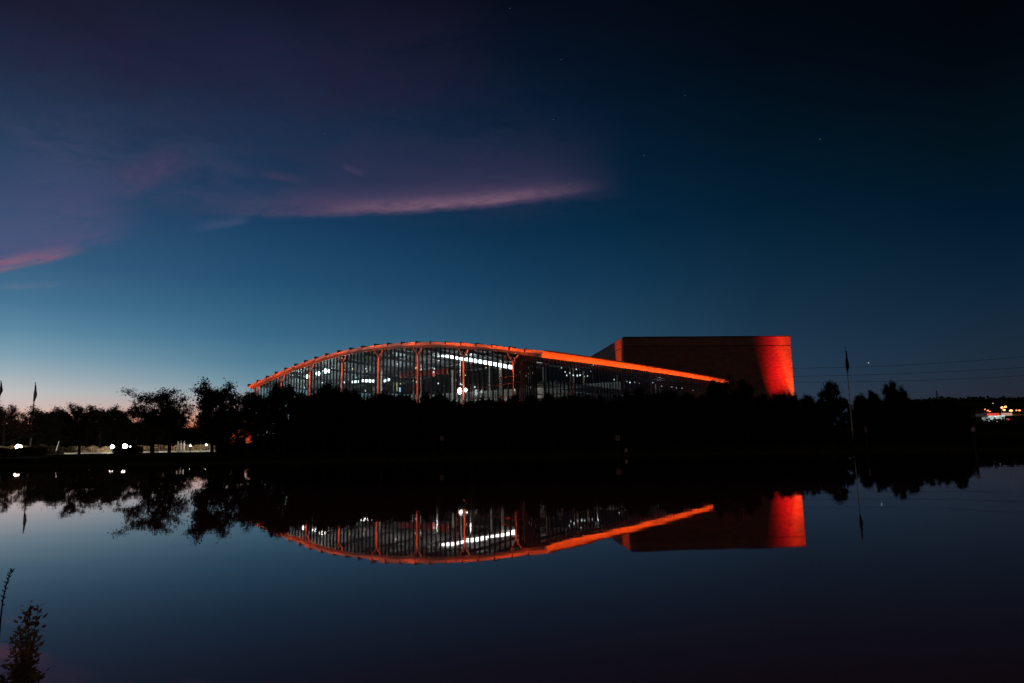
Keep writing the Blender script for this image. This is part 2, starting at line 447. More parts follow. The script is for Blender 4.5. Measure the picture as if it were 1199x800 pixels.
# fascia B (smooth long beam)
uB = .985
mb = MB(); mb.sweep([FB.pt(-.012 + k / K * (uB + .012), .6, dz=-.02) for k in range(K + 1)], [FB.pt(-.012 + k / K * (uB + .012), .95, dz=-.02) for k in range(K + 1)], .86)
hp(mb, 'long_fascia', m_fas)
mb = MB(); mb.sweep([FB.pt(.004 + k / K * (uB - .004), .5, dz=.14) for k in range(K + 1)], [FB.pt(.004 + k / K * (uB - .004), 1.12, dz=.14) for k in range(K + 1)], .12)
hp(mb, 'roof_cap', m_dark)

# columns with Y braces along A
col_px = [304.5, 333.5, 367, 404.5, 447, 492.5, 546, 603.5]
col_u = [FA.u_of(p) for p in col_px]
def column(F, u, out, brace=.85, r=.135, two=True, z0=ZG):
    top = F.pt(u, out, dz=-1.75 if two else -1.5)
    base = F.pt(u, out, z=z0)
    c = hp(MB().tube([base, base.lerp(top, .5), top], [r * 1.15, r * 1.05, r * .85], 12), 'column', m_col if out > 0 else m_steel, smooth=True)
    for sgn in ((-1, 1) if two else (1,)):
        e = F.pt(u, out, dz=-.78 + .0) + F.t * sgn * brace
        e.z = F.z(u + sgn * brace / F.L) - .82
        mid = top.lerp(e, .55) + Vector((0, 0, -.0)) + F.t * sgn * .12
        hp(MB().tube([top - Vector((0, 0, .25)), top.lerp(e, .3) + F.t * sgn * .06, mid, e], [r * .85, r * .8, r * .75, r * .7], 10), 'brace', m_col if out > 0 else m_steel, parent=c, smooth=True)
    # collar
    hp(MB().tube([base + Vector((0, 0, 0)), base + Vector((0, 0, .5))], r * 1.5, 12), 'base_collar', m_dark, parent=c)
    return c
for u in col_u: column(FA, u, .68)
mid_px = [316, 350, 385, 426, 469, 517, 573]
for p in mid_px: column(FA, FA.u_of(p), -3.2, 1.2, .13, two=False)
# curtain wall A, bay by bay
edges = [0.0] + col_u[1:] + [.992]
for a, b in zip(edges, edges[1:]):
    P = []
    for k in range(7):
        u = a + (b - a) * k / 6; P.append(u)
    mb = MB()
    for k in range(7):
        q = FA.pt(P[k], 0, dz=-.5); mb.v += [tuple(FA.pt(P[k], 0, z=ZG)), tuple(q)]
    for k in range(6): mb.f.append((2 * k, 2 * k + 2, 2 * k + 3, 2 * k + 1))
    gl = hp(mb, 'glass_wall', m_glass)
    fr = MB(); nm = 10
    for k in range(nm):
        u = a + (b - a) * (k + .5) / nm
        q0 = FA.pt(u, .07, z=ZG); q1 = FA.pt(u, .07, dz=-.52); fr.beam(q0, q1, .24, .13, up=FA.n)
    for zz in (5.4, 9.2, 11.6):
        ka = [k / 12 for k in range(13) if FA.z(a + (b - a) * k / 12) > zz + .8]
        if len(ka) > 1: fr.beam(FA.pt(a + (b - a) * ka[0], .06, z=zz), FA.pt(a + (b - a) * ka[-1], .06, z=zz), .07, .06)
    hp(fr, 'mullion_grid', m_mull, parent=gl)
# curtain wall B
nb = 14
for i in range(nb):
    a = .004 + .98 * i / nb; b = .004 + .98 * (i + 1) / nb
    mb = MB()
    for u in (a, b): mb.v += [tuple(FB.pt(u, 0, z=ZG)), tuple(FB.pt(u, 0, dz=-.8))]
    mb.f.append((0, 2, 3, 1)); gl = hp(mb, 'glass_wall', m_glass)
    fr = MB()
    for k in range(6):
        u = a + (b - a) * (k + .5) / 6; fr.beam(FB.pt(u, .07, z=ZG), FB.pt(u, .07, dz=-.82), .24, .1, up=FB.n)
    for zz in (3.5, 6, 8.5, 11): fr.beam(FB.pt(a, .06, z=zz), FB.pt(b, .06, z=zz), .07, .07)
    hp(fr, 'mullion_grid', m_mull, parent=gl)
# floor, back walls, gallery, ceiling beams
def inner(uA, depth):   # plan point inside, depth metres along the B direction from facade A
    P = FA.P0.lerp(FA.P1, uA) + FB.t * depth; return P
pl = [inner(.0, .3), inner(.995, .3), inner(.995, 80), inner(0, 80)]
hp(MB().prism([(p.x, p.y) for p in pl], ZG - .9, ZG + .02), 'floor_slab', m_conc)
def wall_between(a, b, z0, z1, th=.2):
    mb = MB(); mb.beam(Vector((a.x, a.y, (z0 + z1) / 2)), Vector((b.x, b.y, (z0 + z1) / 2)), th, z1 - z0); return mb
hp(wall_between(inner(.02, 34), inner(.96, 34), ZG, 11.2), 'back_wall', m_conc)
hp(wall_between(inner(.78, 36), inner(.78, 76), ZG, 11.5), 'inner_wall', mat('dark_wall', (.10, .09, .09), .8, nscale=1))
hp(wall_between(inner(.0, 1), inner(.0, 34), ZG, 10.5), 'end_wall', mat('cool_wall', (.30, .36, .36), .8, nscale=.9, namt=.3))
# gallery floors
for d0, d1, z0 in ((14, 33.5, 5.6), (20, 33.6, 8.6)):
    q = [inner(.1, d0), inner(.93, d0), inner(.93, d1), inner(.1, d1)]
    hp(MB().prism([(p.x, p.y) for p in q], z0 - .45, z0), 'gallery_floor', m_conc)
    rl = MB()
    for k in range(40):
        P = inner(.1 + .83 * k / 39, d0 + .15); rl.beam(Vector((P.x, P.y, z0)), Vector((P.x, P.y, z0 + 1.05)), .05, .05)
    a = inner(.1, d0 + .15); b_ = inner(.93, d0 + .15); rl.beam(Vector((a.x, a.y, z0 + 1.1)), Vector((b_.x, b_.y, z0 + 1.1)), .07, .07)
    hp(rl, 'gallery_railing', m_steel)
# roof trusses (run along B direction) & purlins
def roofz(uA, depth):
    v = min(1, depth / back_off.length)
    return FA.z(uA) * (1 - v) + (Bk[int(round(uA * NU))].z) * v
for k in range(10):
    uA = .03 + .94 * k / 9
    mb = MB(); pts = [inner(uA, d) for d in (1.2, 10, 20, 33)]
    zz = [roofz(uA, d) for d in (1.2, 10, 20, 33)]
    for i in range(3):
        a, b_ = pts[i], pts[i + 1]
        mb.beam(Vector((a.x, a.y, zz[i] - .75)), Vector((b_.x, b_.y, zz[i + 1] - .75)), .16, .45)
    hp(mb, 'roof_beam', m_dark)
for d in (3.4, 8.5, 15, 22, 30):
    mb = MB(); s_ = 20
    for i in range(s_):
        a = inner(.02 + .95 * i / s_, d); b_ = inner(.02 + .95 * (i + 1) / s_, d)
        mb.beam(Vector((a.x, a.y, roofz(.02 + .95 * i / s_, d) - .5)), Vector((b_.x, b_.y, roofz(.02 + .95 * (i + 1) / s_, d) - .5)), .14, .2)
    hp(mb, 'purlin', m_ceil)
for uA in (.12, .3, .46, .6, .74, .88):
    for d in (14.6, 24):
        P = inner(uA, d); z = roofz(uA, d) - 1
        hp(MB().tube([(P.x, P.y, ZG), (P.x, P.y, z)], .2, 10), 'inner_column', m_steel, smooth=True)
# seats/kiosks silhouettes as interior rooms behind the receding facade
for k in range(12):
    dd = 4 + k * 6.2; uA = .90 - .02 * (k % 3)
    P = inner(uA, dd)
    hp(MB().tube([(P.x, P.y, ZG), (P.x, P.y, 13)], .16, 8), 'inner_column', m_steel, smooth=True)
q = [inner(.86, 8), inner(.96, 8), inner(.96, 78), inner(.86, 78)]
hp(MB().prism([(p.x, p.y) for p in q], 5.3, 5.7), 'gallery_floor', m_conc)
hp(MB().prism([(p.x, p.y) for p in q], 9.4, 9.75), 'gallery_floor', m_conc)
# stair tower frame outside the corner: posts and rails
m_red = mat('rust_frame', (.35, .16, .10), .6, nscale=2)
tw = MB()
def outA(px, out, z):
    u = FA.u_of(px); return FA.pt(u, out, z=z)
posts = []
for px, ztop in ((564, 9.0), (577, 7.6), (592, 8.0), (612, 10.2), (622, 11.6)):
    a = outA(px, 2.6, ZG); b_ = outA(px, 2.6, ztop)
    posts.append(hp(MB().tube([a, b_], .075, 8), 'frame_post', m_red))
for (pa, za, pb, zb) in ((560, 8.2, 622, 8.9), (562, 7.0, 648, 7.5), (562, 6.1, 640, 6.9), (596, 9.5, 622, 9.9)):
    a = outA(min(pa, 622), 2.6, za)
    b_ = outA(pb, 2.6, zb) if pb <= 630 else FB.pt(FB.u_of(pb), 2.6, z=zb)
    hp(MB().beam(a, b_, .1, .12), 'frame_rail', m_red)
for px in (640, 655, 661, 686):
    u = FB.u_of(px); hp(MB().tube([FB.pt(u, 1.4, z=ZG), FB.pt(u, 1.4, z=9.2)], .09, 8), 'frame_post', m_red)

# interior coloured panels / windows
def panel(px0, px1, py0, py1, depth, m, name, th=.1, parent=None):
    """flat upright panel at a plan line `depth` inside facade A"""
    out = []
    a = FA.u_of(px0); b_ = FA.u_of(px1)
    # approximate: solve plan position on the line inner(.,depth) whose column is px
    def U(px, z):
        lo, hi = -.3, 1.3
        for _ in range(40):
            mid = (lo + hi) / 2; P = inner(mid, depth); P.z = z
            if proj(P)[0] < px: lo = mid
            else: hi = mid
        return inner((lo + hi) / 2, depth)
    P0 = U(px0, 8); P1 = U(px1, 8)
    def zz(P, py):
        z = 8
        for _ in range(30):
            P.z = z; e = proj(P)[1] - py; z += e * P.y / FPX
        return z
    pm = (P0 + P1) / 2; z1 = zz(pm.copy(), py0); z0 = zz(pm.copy(), py1)
    mb = MB(); mb.beam(Vector((P0.x, P0.y, (z0 + z1) / 2)), Vector((P1.x, P1.y, (z0 + z1) / 2)), th, abs(z1 - z0))
    return mb, Vector((pm.x, pm.y, (z0 + z1) / 2))
# things in the hall ------------------------------------------------
m_lamp = emat('white_lamp', (1, .98, .95), 9)
m_lamp2 = emat('cool_lamp', (.85, .95, 1), 5)
m_dim = emat('dim_white_lamp', (.9, .95, 1), 1.6)
lights = []
def ptlight(loc, col, P, r=.15, name='hall_light'):
    ld = bpy.data.lights.new(name, 'POINT'); ld.energy = P; ld.color = col; ld.shadow_soft_size = 0
    o = bpy.data.objects.new(name, ld); C.objects.link(o); o.location = loc; return o
def inside_at(px, py, depth):
    mb, c = panel(px - 1, px + 1, py - 1, py + 1, depth, None, ''); return c
# globe lamps, left part
gl_spec = [(359.5, 441, 2.4, .34, 'round white lamp burning lowest behind the left glazing'),
           (371.5, 437.5, 2.8, .36, 'round white lamp in the middle of the left glazing lamps'),
           (380, 434.5, 2.6, .4, 'large round white lamp high behind the left glazing'),
           (384.8, 434.5, 3.2, .3, 'smaller white lamp touching the large one behind the left glazing')]
for i, (px, py, dp, r, lb) in enumerate(gl_spec):
    c = inside_at(px, py, dp)
    e = empty('hanging_lamp', c, lb, 'lamp', 'white lamps hanging behind the left glazing')
    prof = [(r * math.sin(math.pi * k / 10), -r * math.cos(math.pi * k / 10)) for k in range(1, 10)]
    MB().lathe((0, 0, 0), prof, 14).build('globe', m_lamp, e, True)
    MB().tube([(0, 0, r), (0, 0, r + .5)], .03, 6).build('suspension_rod', m_dark, e)
    MB().lathe((0, 0, r * .9), [(.12, 0), (.14, .12), (.05, .2)], 10).build('lamp_cap', m_dark, e)
# linear lamps
def strip(px0, py0, px1, py1, depth, hgt, m, label, grp, nseg=1, dash=1.0):
    for i in range(nseg):
        f0 = i / nseg; f1 = (i + dash) / nseg
        ca = inside_at(px0 + (px1 - px0) * f0, py0 + (py1 - py0) * f0, depth)
        cb = inside_at(px0 + (px1 - px0) * f1, py0 + (py1 - py0) * f1, depth)
        cm = (ca + cb) / 2
        e = empty('strip_lamp', cm, label[i] if isinstance(label, list) else label, 'lamp', grp)
        MB().beam(ca - cm, cb - cm, .18, hgt).build('diffuser', m, e)
        MB().beam(ca - cm + Vector((0, 0, hgt / 2 + .06)), cb - cm + Vector((0, 0, hgt / 2 + .06)), .24, .1).build('housing', m_dark, e)
strip(480, 411.5, 514, 414.5, 12, .5, m_lamp, 'bright strip lamp in the long sagging row under the arched roof', 'row of bright strip lamps under the arched roof', 3, .86)
strip(514, 415, 602, 430.5, 12, .56, m_lamp, 'bright strip lamp in the long sagging row under the arched roof', 'row of bright strip lamps under the arched roof', 8, .9)
strip(390, 443.5, 404, 444.2, 16, .45, m_lamp, 'short white strip lamp between the third and fourth orange columns', None)
strip(412, 447.5, 419, 446.8, 16, .4, m_lamp2, 'small dimmer strip lamp just right of the fourth orange column', None)
strip(424, 445.8, 437, 446.4, 16, .45, m_lamp, 'white strip lamp midway between the fourth and fifth orange columns', None)
strip(449, 446.5, 456, 444.5, 16, .35, m_lamp2, 'tilted white strip lamp just right of the fifth orange column', None)
strip(458, 416, 478, 415.6, 10, .2, m_dim, 'thin faint strip lamp right of the fifth orange column, high under the roof', None)
# lit doorway blobs near corner
for px, py, r, lb in ((547.5, 457.5, .3, 'large white floodlight glowing above the bushes at the sixth column bay'), (554.5, 456.5, .18, 'small white floodlight right beside the large floodlight')):
    c = outA(px, 1.9, 5); d = ray(px, py); c.z = H + d.z * (c.y / d.y)
    e = empty('floodlight', c, lb, 'floodlight')
    MB().lathe((0, 0, 0), [(r * .35, -r * 1.5), (r * .8, -r * .9), (r, 0), (r * .75, r * .8), (r * .3, r * 1.3)], 12).build('lens', emat('flood_lens', (1, .97, .9), 11), e, True)
    MB().tube([(0, .1, -r * 1.5), (0, .1, ZG - c.z)], .06, 6).build('post', m_dark, e)
rl_ = random.Random(77)
for i in range(72):
    px = rl_.uniform(345, 626); py = interp(topA, px) + rl_.uniform(14, 52); r = rl_.uniform(.07, .15)
    c = inside_at(px, py, rl_.choice((5, 9, 13)))
    if c.z > FA.z(min(1, max(0, FA.u_of(px)))) - 1.8 or c.z < 3: continue
    e = empty('spot_lamp', c, 'tiny scattered spot lamp inside the arched hall', 'lamp', 'tiny spot lamps inside the arched hall')
    MB().lathe((0, 0, 0), [(r * .5, -r), (r, 0), (r * .6, r)], 8).build('bulb', m_dim if i % 3 else emat('warm_bulb', (1, .6, .35), 1.2), e)
    MB().tube([(0, 0, r * .8), (0, 0, r + .7)], .03, 5).build('bracket', m_dark, e)
# receding facade small lamps
ss = [(656, 433.2, .16), (659.5, 437.5, .2), (663, 435, .12), (668, 438, .16), (674, 438.6, .26), (677, 438.2, .18), (683, 440, .12), (687, 439.5, .16), (719, 444.5, .12), (733.5, 446.8, .18), (737.5, 448, .2), (743, 447.5, .14), (748, 448.8, .16), (764, 448, .16), (775, 452.3, .14), (787, 453, .2), (792, 454.3, .14), (799, 454.5, .12), (812, 457, .12), (651, 428, .1), (672, 431, .12), (691, 434, .1)]
words_ = {}
for i, (px, py, r) in enumerate(ss):
    r *= .75
    u = FB.u_of(px); c = FB.pt(u, -3.5, z=8); d = ray(px, py)
    # refine column
    for _ in range(3):
        c.z = H + d.z * (c.y / d.y); u += (px - proj(c)[0]) * .0045; c = FB.pt(u, -3.5, z=c.z)
    e = empty('small_ceiling_lamp', c, 'tiny dim white lamp behind the dark receding glazing', 'lamp', 'tiny lamps behind the receding glazing')
    MB().lathe((0, 0, 0), [(r * .4, -r * .9), (r, -r * .3), (r, r * .3), (r * .4, r * .9)], 8).build('bulb', m_dim, e)
    MB().tube([(0, 0, r * .8), (0, 0, r + .9)], .025, 5).build('suspension_rod', m_dark, e)
# orange lit doorway in receding facade
for px, w_, lb in ((723, .35, None), (725.6, .35, None)):
    pass
# red banner
mb, c = panel(468, 524, 434, 440.5, 13.6, None, '')
o = MB(); o.v = [tuple(Vector(v) - c) for v in mb.v]; o.f = mb.f
bn = o.build('banner', mat('red_banner', (.6, .045, .02), .7, nscale=1.5, namt=.5)); bn.location = c
tag(bn, 'long red and orange banner hanging across the gallery inside the hall', 'banner')
mb, c = panel(504.5, 509, 435.5, 441, 13.2, None, '')
o = MB(); o.v = [tuple(Vector(v) - c) for v in mb.v]; o.f = mb.f
o2 = o.build('red_sign', emat('red_sign', (1, .02, .02), .55)); o2.location = c; tag(o2, 'small bright red square sign in front of the long banner', 'sign')
for px, w_, y0, y1, col, s_, lb in ((461.5, 1.6, 447, 459, (.8, .8, .35), .55, 'narrow yellow-green lit panel nearest the fifth column'), (464.8, 1.4, 448, 458, (.7, .75, .3), .5, 'middle narrow yellow-green lit panel'), (468, 1.2, 454, 459, (.4, .7, 1), 1.6, 'small pale blue lit panel right of the yellow ones')):
    mb, c = panel(px - w_ / 2, px + w_ / 2, y0, y1, 8, None, '')
    o = MB(); o.v = [tuple(Vector(v) - c) for v in mb.v]; o.f = mb.f
    o2 = o.build('lit_panel', emat(lb[:12] + str(px), col, s_)); o2.location = c; tag(o2, lb, 'lit panel')
# ambient interior lights
for uA, d, z, P, col in ((.06, 8, 9, 1100, (.8, 1, 1)), (.16, 10, 10, 1000, (.85, 1, 1)), (.26, 8, 11, 650, (.85, .97, 1)), (.38, 14, 12, 900, (.9, .95, 1)), (.5, 16, 13, 900, (1, .97, .95)),
                     (.62, 16, 13, 800, (1, .97, .95)), (.76, 18, 12.5, 600, (1, .93, .85)), (.5, 22, 7.6, 350, (1, .6, .4)), (.7, 22, 7.6, 200, (1, .7, .5)), (.3, 20, 3, 200, (1, .9, .8)),
                     (.9, 20, 8, 60, (.9, .9, 1)), (.9, 45, 8, 60, (1, .8, .7)), (.9, 30, 12.4, 60, (.9, .95, 1)), (.9, 65, 12.5, 60, (.9, .95, 1))):
    P_ = inner(uA, d); ptlight((P_.x, P_.y, z), col, P * 1.0, .3)
for o, pr in hall_parts:
    if pr is None:
        o.parent = hall; o.matrix_parent_inverse = Matrix.Translation(-hall.location)
    else:
        o.parent = pr
# orange uplights at the columns
ORG = (1, .088, .006)
def spot(loc, tgt, col, P, ang, blend=.5, r=.08, name='uplight'):
    ld = bpy.data.lights.new(name, 'SPOT'); ld.energy = P; ld.color = col; ld.spot_size = rad(ang); ld.spot_blend = blend; ld.shadow_soft_size = 0
    o = bpy.data.objects.new(name, ld); C.objects.link(o); o.location = loc
    o.rotation_euler = (Vector(tgt) - Vector(loc)).to_track_quat('-Z', 'Y').to_euler(); return o
for i, u in enumerate(col_u):
    b_ = FA.pt(u, 1.9, z=ZG + .4); t = FA.pt(u, .8, dz=-1)
    spot(b_ - FA.t * .6, t, ORG, [9000, 11000, 10000, 9500, 10000, 10000, 10000, 10000][i], 34, .8)
    # near light at the brace
    spot(FA.pt(u, 1.6, dz=-5.5) , FA.pt(u, .7, dz=-.8) + FA.t * .5, (1, .12, .02), 330, 50, .8)
for p in mid_px[3:]:
    u = FA.u_of(p); spot(FA.pt(u, -2.2, z=ZG + 4), FA.pt(u, -3, dz=-1), ORG, 1500, 24, .8)
def area(a, b, tgt_dir, wdt, P, col, name='strip_light'):
    a = Vector(a); b = Vector(b); x = (b - a); Ln = x.length; x.normalize()
    z = -Vector(tgt_dir).normalized(); z = (z - x * z.dot(x)).normalized(); y = z.cross(x)
    ld = bpy.data.lights.new(name, 'AREA'); ld.shape = 'RECTANGLE'; ld.size = Ln; ld.size_y = wdt; ld.energy = P; ld.color = col
    ld.spread = rad(120)
    o = bpy.data.objects.new(name, ld); C.objects.link(o)
    mm = Matrix.Identity(4)
    for i in range(3): mm[i][0] = x[i]; mm[i][1] = y[i]; mm[i][2] = z[i]
    mm.translation = (a + b) / 2; o.matrix_world = mm; return o
spot(FA.pt(.93, 4, dz=-3.2), FA.pt(.975, 1.1, dz=-.3), ORG, 700, 40, 1.0)  # spot added to brighten the dark fascia end at the corner
# fascia wash A and B
na = 24
for i in range(na):
    u0 = i / na; u1 = (i + .9) / na + (.03 if i == na - 1 else 0); uc = (u0 + u1) / 2
    hot = 1 + 1.6 * (i in (9, 12, 15, 18, 19, 21, 22, 23))
    e = (5.5 + 6 * max(0, uc - .55)) * hot
    area(FA.pt(u0, 1.9, dz=-.45), FA.pt(u1, 1.9, dz=-.45), -FA.n * .8 + Vector((0, 0, .8)), .06, e, ORG)
    if uc < .42: area(FA.pt(u0, 1.9, dz=-1.5), FA.pt(u1, 1.9, dz=-1.5), -FA.n * .8 + Vector((0, 0, 1.1)), .06, 16 * (1 - uc * 1.9), ORG)
    else: area(FA.pt(u0, 1.7, dz=-1.8), FA.pt(u1, 1.7, dz=-1.8), -FA.n * .6 + Vector((0, 0, 1.1)), .06, 1.0, (1, .7, .6))  # warm fill strip added to lift the pale edge beam
nbl = 16
for i in range(nbl):
    u0 = uB * i / nbl - (.02 if i == 0 else 0); u1 = uB * (i + .98) / nbl
    e = [150, 130, 145, 120, 140, 130, 120, 135, 125, 110, 130, 115, 120, 100, 60, 30][i] * .95
    area(FB.pt(u0, 2.1, dz=-1.5), FB.pt(u1, 2.1, dz=-1.5), -FB.n * 1 + Vector((0, 0, 1.0)), .08, e, ORG)

# ------------------------------------------------------------------ brick box building
DB = 192.0
def brickmat():
    M = bpy.data.materials.new('brown_brick_cladding'); M.use_nodes = True; n = M.node_tree.nodes; l = M.node_tree.links; p = n['Principled BSDF']
    tc = n.new('ShaderNodeTexCoord'); sp = n.new('ShaderNodeSeparateXYZ'); cb = n.new('ShaderNodeCombineXYZ'); ad = n.new('ShaderNodeMath'); ad.operation = 'ADD'
    l.new(tc.outputs['Object'], sp.inputs[0]); l.new(sp.outputs[0], ad.inputs[0]); l.new(sp.outputs[1], ad.inputs[1]); l.new(ad.outputs[0], cb.inputs[0]); l.new(sp.outputs[2], cb.inputs[1])
    br = n.new('ShaderNodeTexBrick'); br.inputs['Scale'].default_value = 1; br.inputs['Brick Width'].default_value = 1.5; br.inputs['Row Height'].default_value = .42; br.inputs['Mortar Size'].default_value = .035
    br.inputs['Color1'].default_value = (.17, .09, .075, 1); br.inputs['Color2'].default_value = (.25, .14, .11, 1); br.inputs['Mortar'].default_value = (.10, .065, .055, 1)
    l.new(cb.outputs[0], br.inputs['Vector'])
    nz = n.new('ShaderNodeTexNoise'); nz.inputs['Scale'].default_value = .35; nz.inputs['Detail'].default_value = 6; l.new(tc.outputs['Object'], nz.inputs['Vector'])
    nz2 = n.new('ShaderNodeTexNoise'); nz2.inputs['Scale'].default_value = 1.6; nz2.inputs['Detail'].default_value = 4; l.new(tc.outputs['Object'], nz2.inputs['Vector'])
    mx = n.new('ShaderNodeMix'); mx.data_type = 'RGBA'; mx.blend_type = 'MULTIPLY'; mx.inputs[0].default_value = .6
    l.new(br.outputs['Color'], mx.inputs[6]); l.new(nz.outputs['Color'], mx.inputs[7]); 
    hs = n.new('ShaderNodeHueSaturation'); hs.inputs['Value'].default_value = 1.3; l.new(mx.outputs[2], hs.inputs['Color']); l.new(hs.outputs[0], p.inputs['Base Color'])
    a2 = n.new('ShaderNodeMath'); a2.operation = 'MULTIPLY_ADD'; a2.inputs[1].default_value = 1.2; l.new(nz2.outputs['Fac'], a2.inputs[0]); l.new(br.outputs['Fac'], a2.inputs[2])
    b = n.new('ShaderNodeBump'); b.inputs['Strength'].default_value = .5; b.inputs['Distance'].default_value = .06; b.invert = True
    l.new(a2.outputs[0], b.inputs['Height']); l.new(b.outputs['Normal'], p.inputs['Normal']); p.inputs['Roughness'].default_value = .8
    return M
m_brick = brickmat()
Bc = at(730, 394.5, DB); zt = Bc.z
def at_z(px, py, z):
    d = ray(px, py); t = (z - H) / d.z; return CAM + d * t
Br = at_z(925, 393.3, zt); 
if not (180 < Br.y < 215): Br = at(925, 393.3, 197)
Bl = at_z(690, 418.5, zt)
print('BOX', Bc, Br, Bl, 'hall', PLa, PC, PR, FA.z(0), FA.z(.6), FA.z(1), FB.z(1))
fv = (Br - Bc); fv.z = 0; lv = (Bl - Bc); lv.z = 0
ldir = lv.normalized(); flen = fv.length
P0 = Vector((Bc.x, Bc.y, 0)); P1 = P0 + fv; P2 = P1 + ldir * 75; P3 = P0 + ldir * 75
bb = empty('brick_box_hall', (P0.x, P0.y, ZG), 'tall windowless brick box building, dark with red light at its corners', 'concert hall')
def bpart(mb, name, m, par=bb):
    o = mb.build(name, m, None); o.parent = par
    if par is bb: o.matrix_parent_inverse = Matrix.Translation(-bb.location)
    return o
gap = zt - 2.9
wl = bpart(MB().prism([(p.x, p.y) for p in (P0, P1, P2, P3)], ZG - .8, gap), 'wall', m_brick)
def inset(pp, k):
    c = sum((q for q in pp), Vector()) / len(pp); return [(q + (c - q).normalized() * k) for q in pp]
pp = [P0, P1, P2, P3]
bpart(MB().prism([(p.x, p.y) for p in inset(pp, .25)], gap, gap + .22), 'shadow_joint', m_dark)
bpart(MB().prism([(p.x, p.y) for p in pp], gap + .22, zt - .3), 'upper_wall', mat('smooth_band', (.2, .12, .10), .8, nscale=.5, namt=.2))
bpart(MB().prism([(p.x, p.y) for p in inset(pp, -.2)], zt - .3, zt), 'parapet', m_dark)
RED = (1, .055, .012)
fd = fv.normalized(); fn = Vector((fd.y, -fd.x, 0))
if fn.y > 0: fn = -fn
ln = Vector((ldir.y, -ldir.x, 0)); 
if ln.dot(P2 - P0) > 0: ln = -ln
c1 = P1 - fd * 1.6 + fn * 2.2
for off, colr, P, ang in ((.6, (1, .10, .02), 300000, 20), (2.2, (1, .03, .014), 300000, 20), (3.8, (1, .014, .014), 230000, 20), (5.4, (1, .010, .014), 150000, 21), (6.8, (1, .010, .014), 70000, 22)):
    q = P1 - fd * off + fn * 2.6
    spot(q + Vector((0, 0, 1.5)), P1 - fd * off + fn * .9 + Vector((0, 0, 28)), colr, P, ang, 1.0)
spot(P1 - fd * .5 + fn * 1.3 + Vector((0, 0, 8.0)), P1 - fd * .4 + fn * .2 + Vector((0, 0, 24)), (1, .16, .04), 32000, 30, 1.0)
c2 = P0 + ldir * 7 + ln * 2.6
spot(c2 + Vector((0, 0, 2)), P0 + ldir * 6.5 + ln * .3 + Vector((0, 0, 27)), ORG, 300000, 22, .8, .3)
spot(Vector((64, 160, 20)), Vector((52, 193, 22)), (1, .5, .45), 650, 140, 1.0, name='box_face_fill')  # unseen fill added to lift the dark front of the box

# ------------------------------------------------------------------ trees
def rv(r): return Vector((r.gauss(0, 1), r.gauss(0, 1), r.gauss(0, 1)))
def grow(r, height, spread, trunk_h, nl=7, depth=3, upb=.35):
    """skeleton: list of (pts, radii) branches and tips"""
    br = []; tips = []
    lean = Vector((r.uniform(-.05, .05), r.uniform(-.05, .05), 1))
    top = height * .8
    tp = [Vector((0, 0, -.3))]; 
    for k in range(1, 7):
        z = top * k / 6; tp.append(Vector((lean.x * z + r.gauss(0, .05) * z * .25, lean.y * z + r.gauss(0, .05) * z * .25, z)))
    tr = height * .017 + .02
    br.append((tp, [tr * (1.25 - k / 6 * 1.0) for k in range(7)], 7))
    def sub(p, d, L_, rr, dep):
        pts = [p]; dd = d.normalized(); n = 4
        for k in range(n):
            dd = (dd + rv(r) * .16 + Vector((0, 0, upb * .28))).normalized(); pts.append(pts[-1] + dd * L_ / n)
        br.append((pts, [rr * (1 - .75 * k / n) for k in range(n + 1)], 5 if dep > 1 else 3))
        if dep <= 1:
            tips.append((pts, dep)); return
        m_ = 4 if dep == 3 else 4
        for k in range(m_):
            f = .35 + .65 * (k + r.random() * .6) / m_; i = min(n - 1, int(f * n)); q = pts[i].lerp(pts[i + 1], min(1, f * n - i))
            nd = (dd * .7 + rv(r) * .62 + Vector((0, 0, .15))).normalized(); sub(q, nd, L_ * r.uniform(.42, .62), rr * .5, dep - 1)
        tips.append((pts, dep))
    for k in range(nl):
        f = k / nl; z = trunk_h + (top - trunk_h) * f ** .9; i = min(5, int(z / top * 6)); q = tp[i].lerp(tp[i + 1], z / top * 6 - i)
        a = k * 2.4 + r.uniform(-.4, .4); up_ = .25 + f * 1.1
        d = Vector((math.cos(a), math.sin(a), up_)); sub(q, d, spread * (1 - .45 * f) * r.uniform(.8, 1.15), tr * .55 * (1 - .5 * f), depth)
    return br, tips
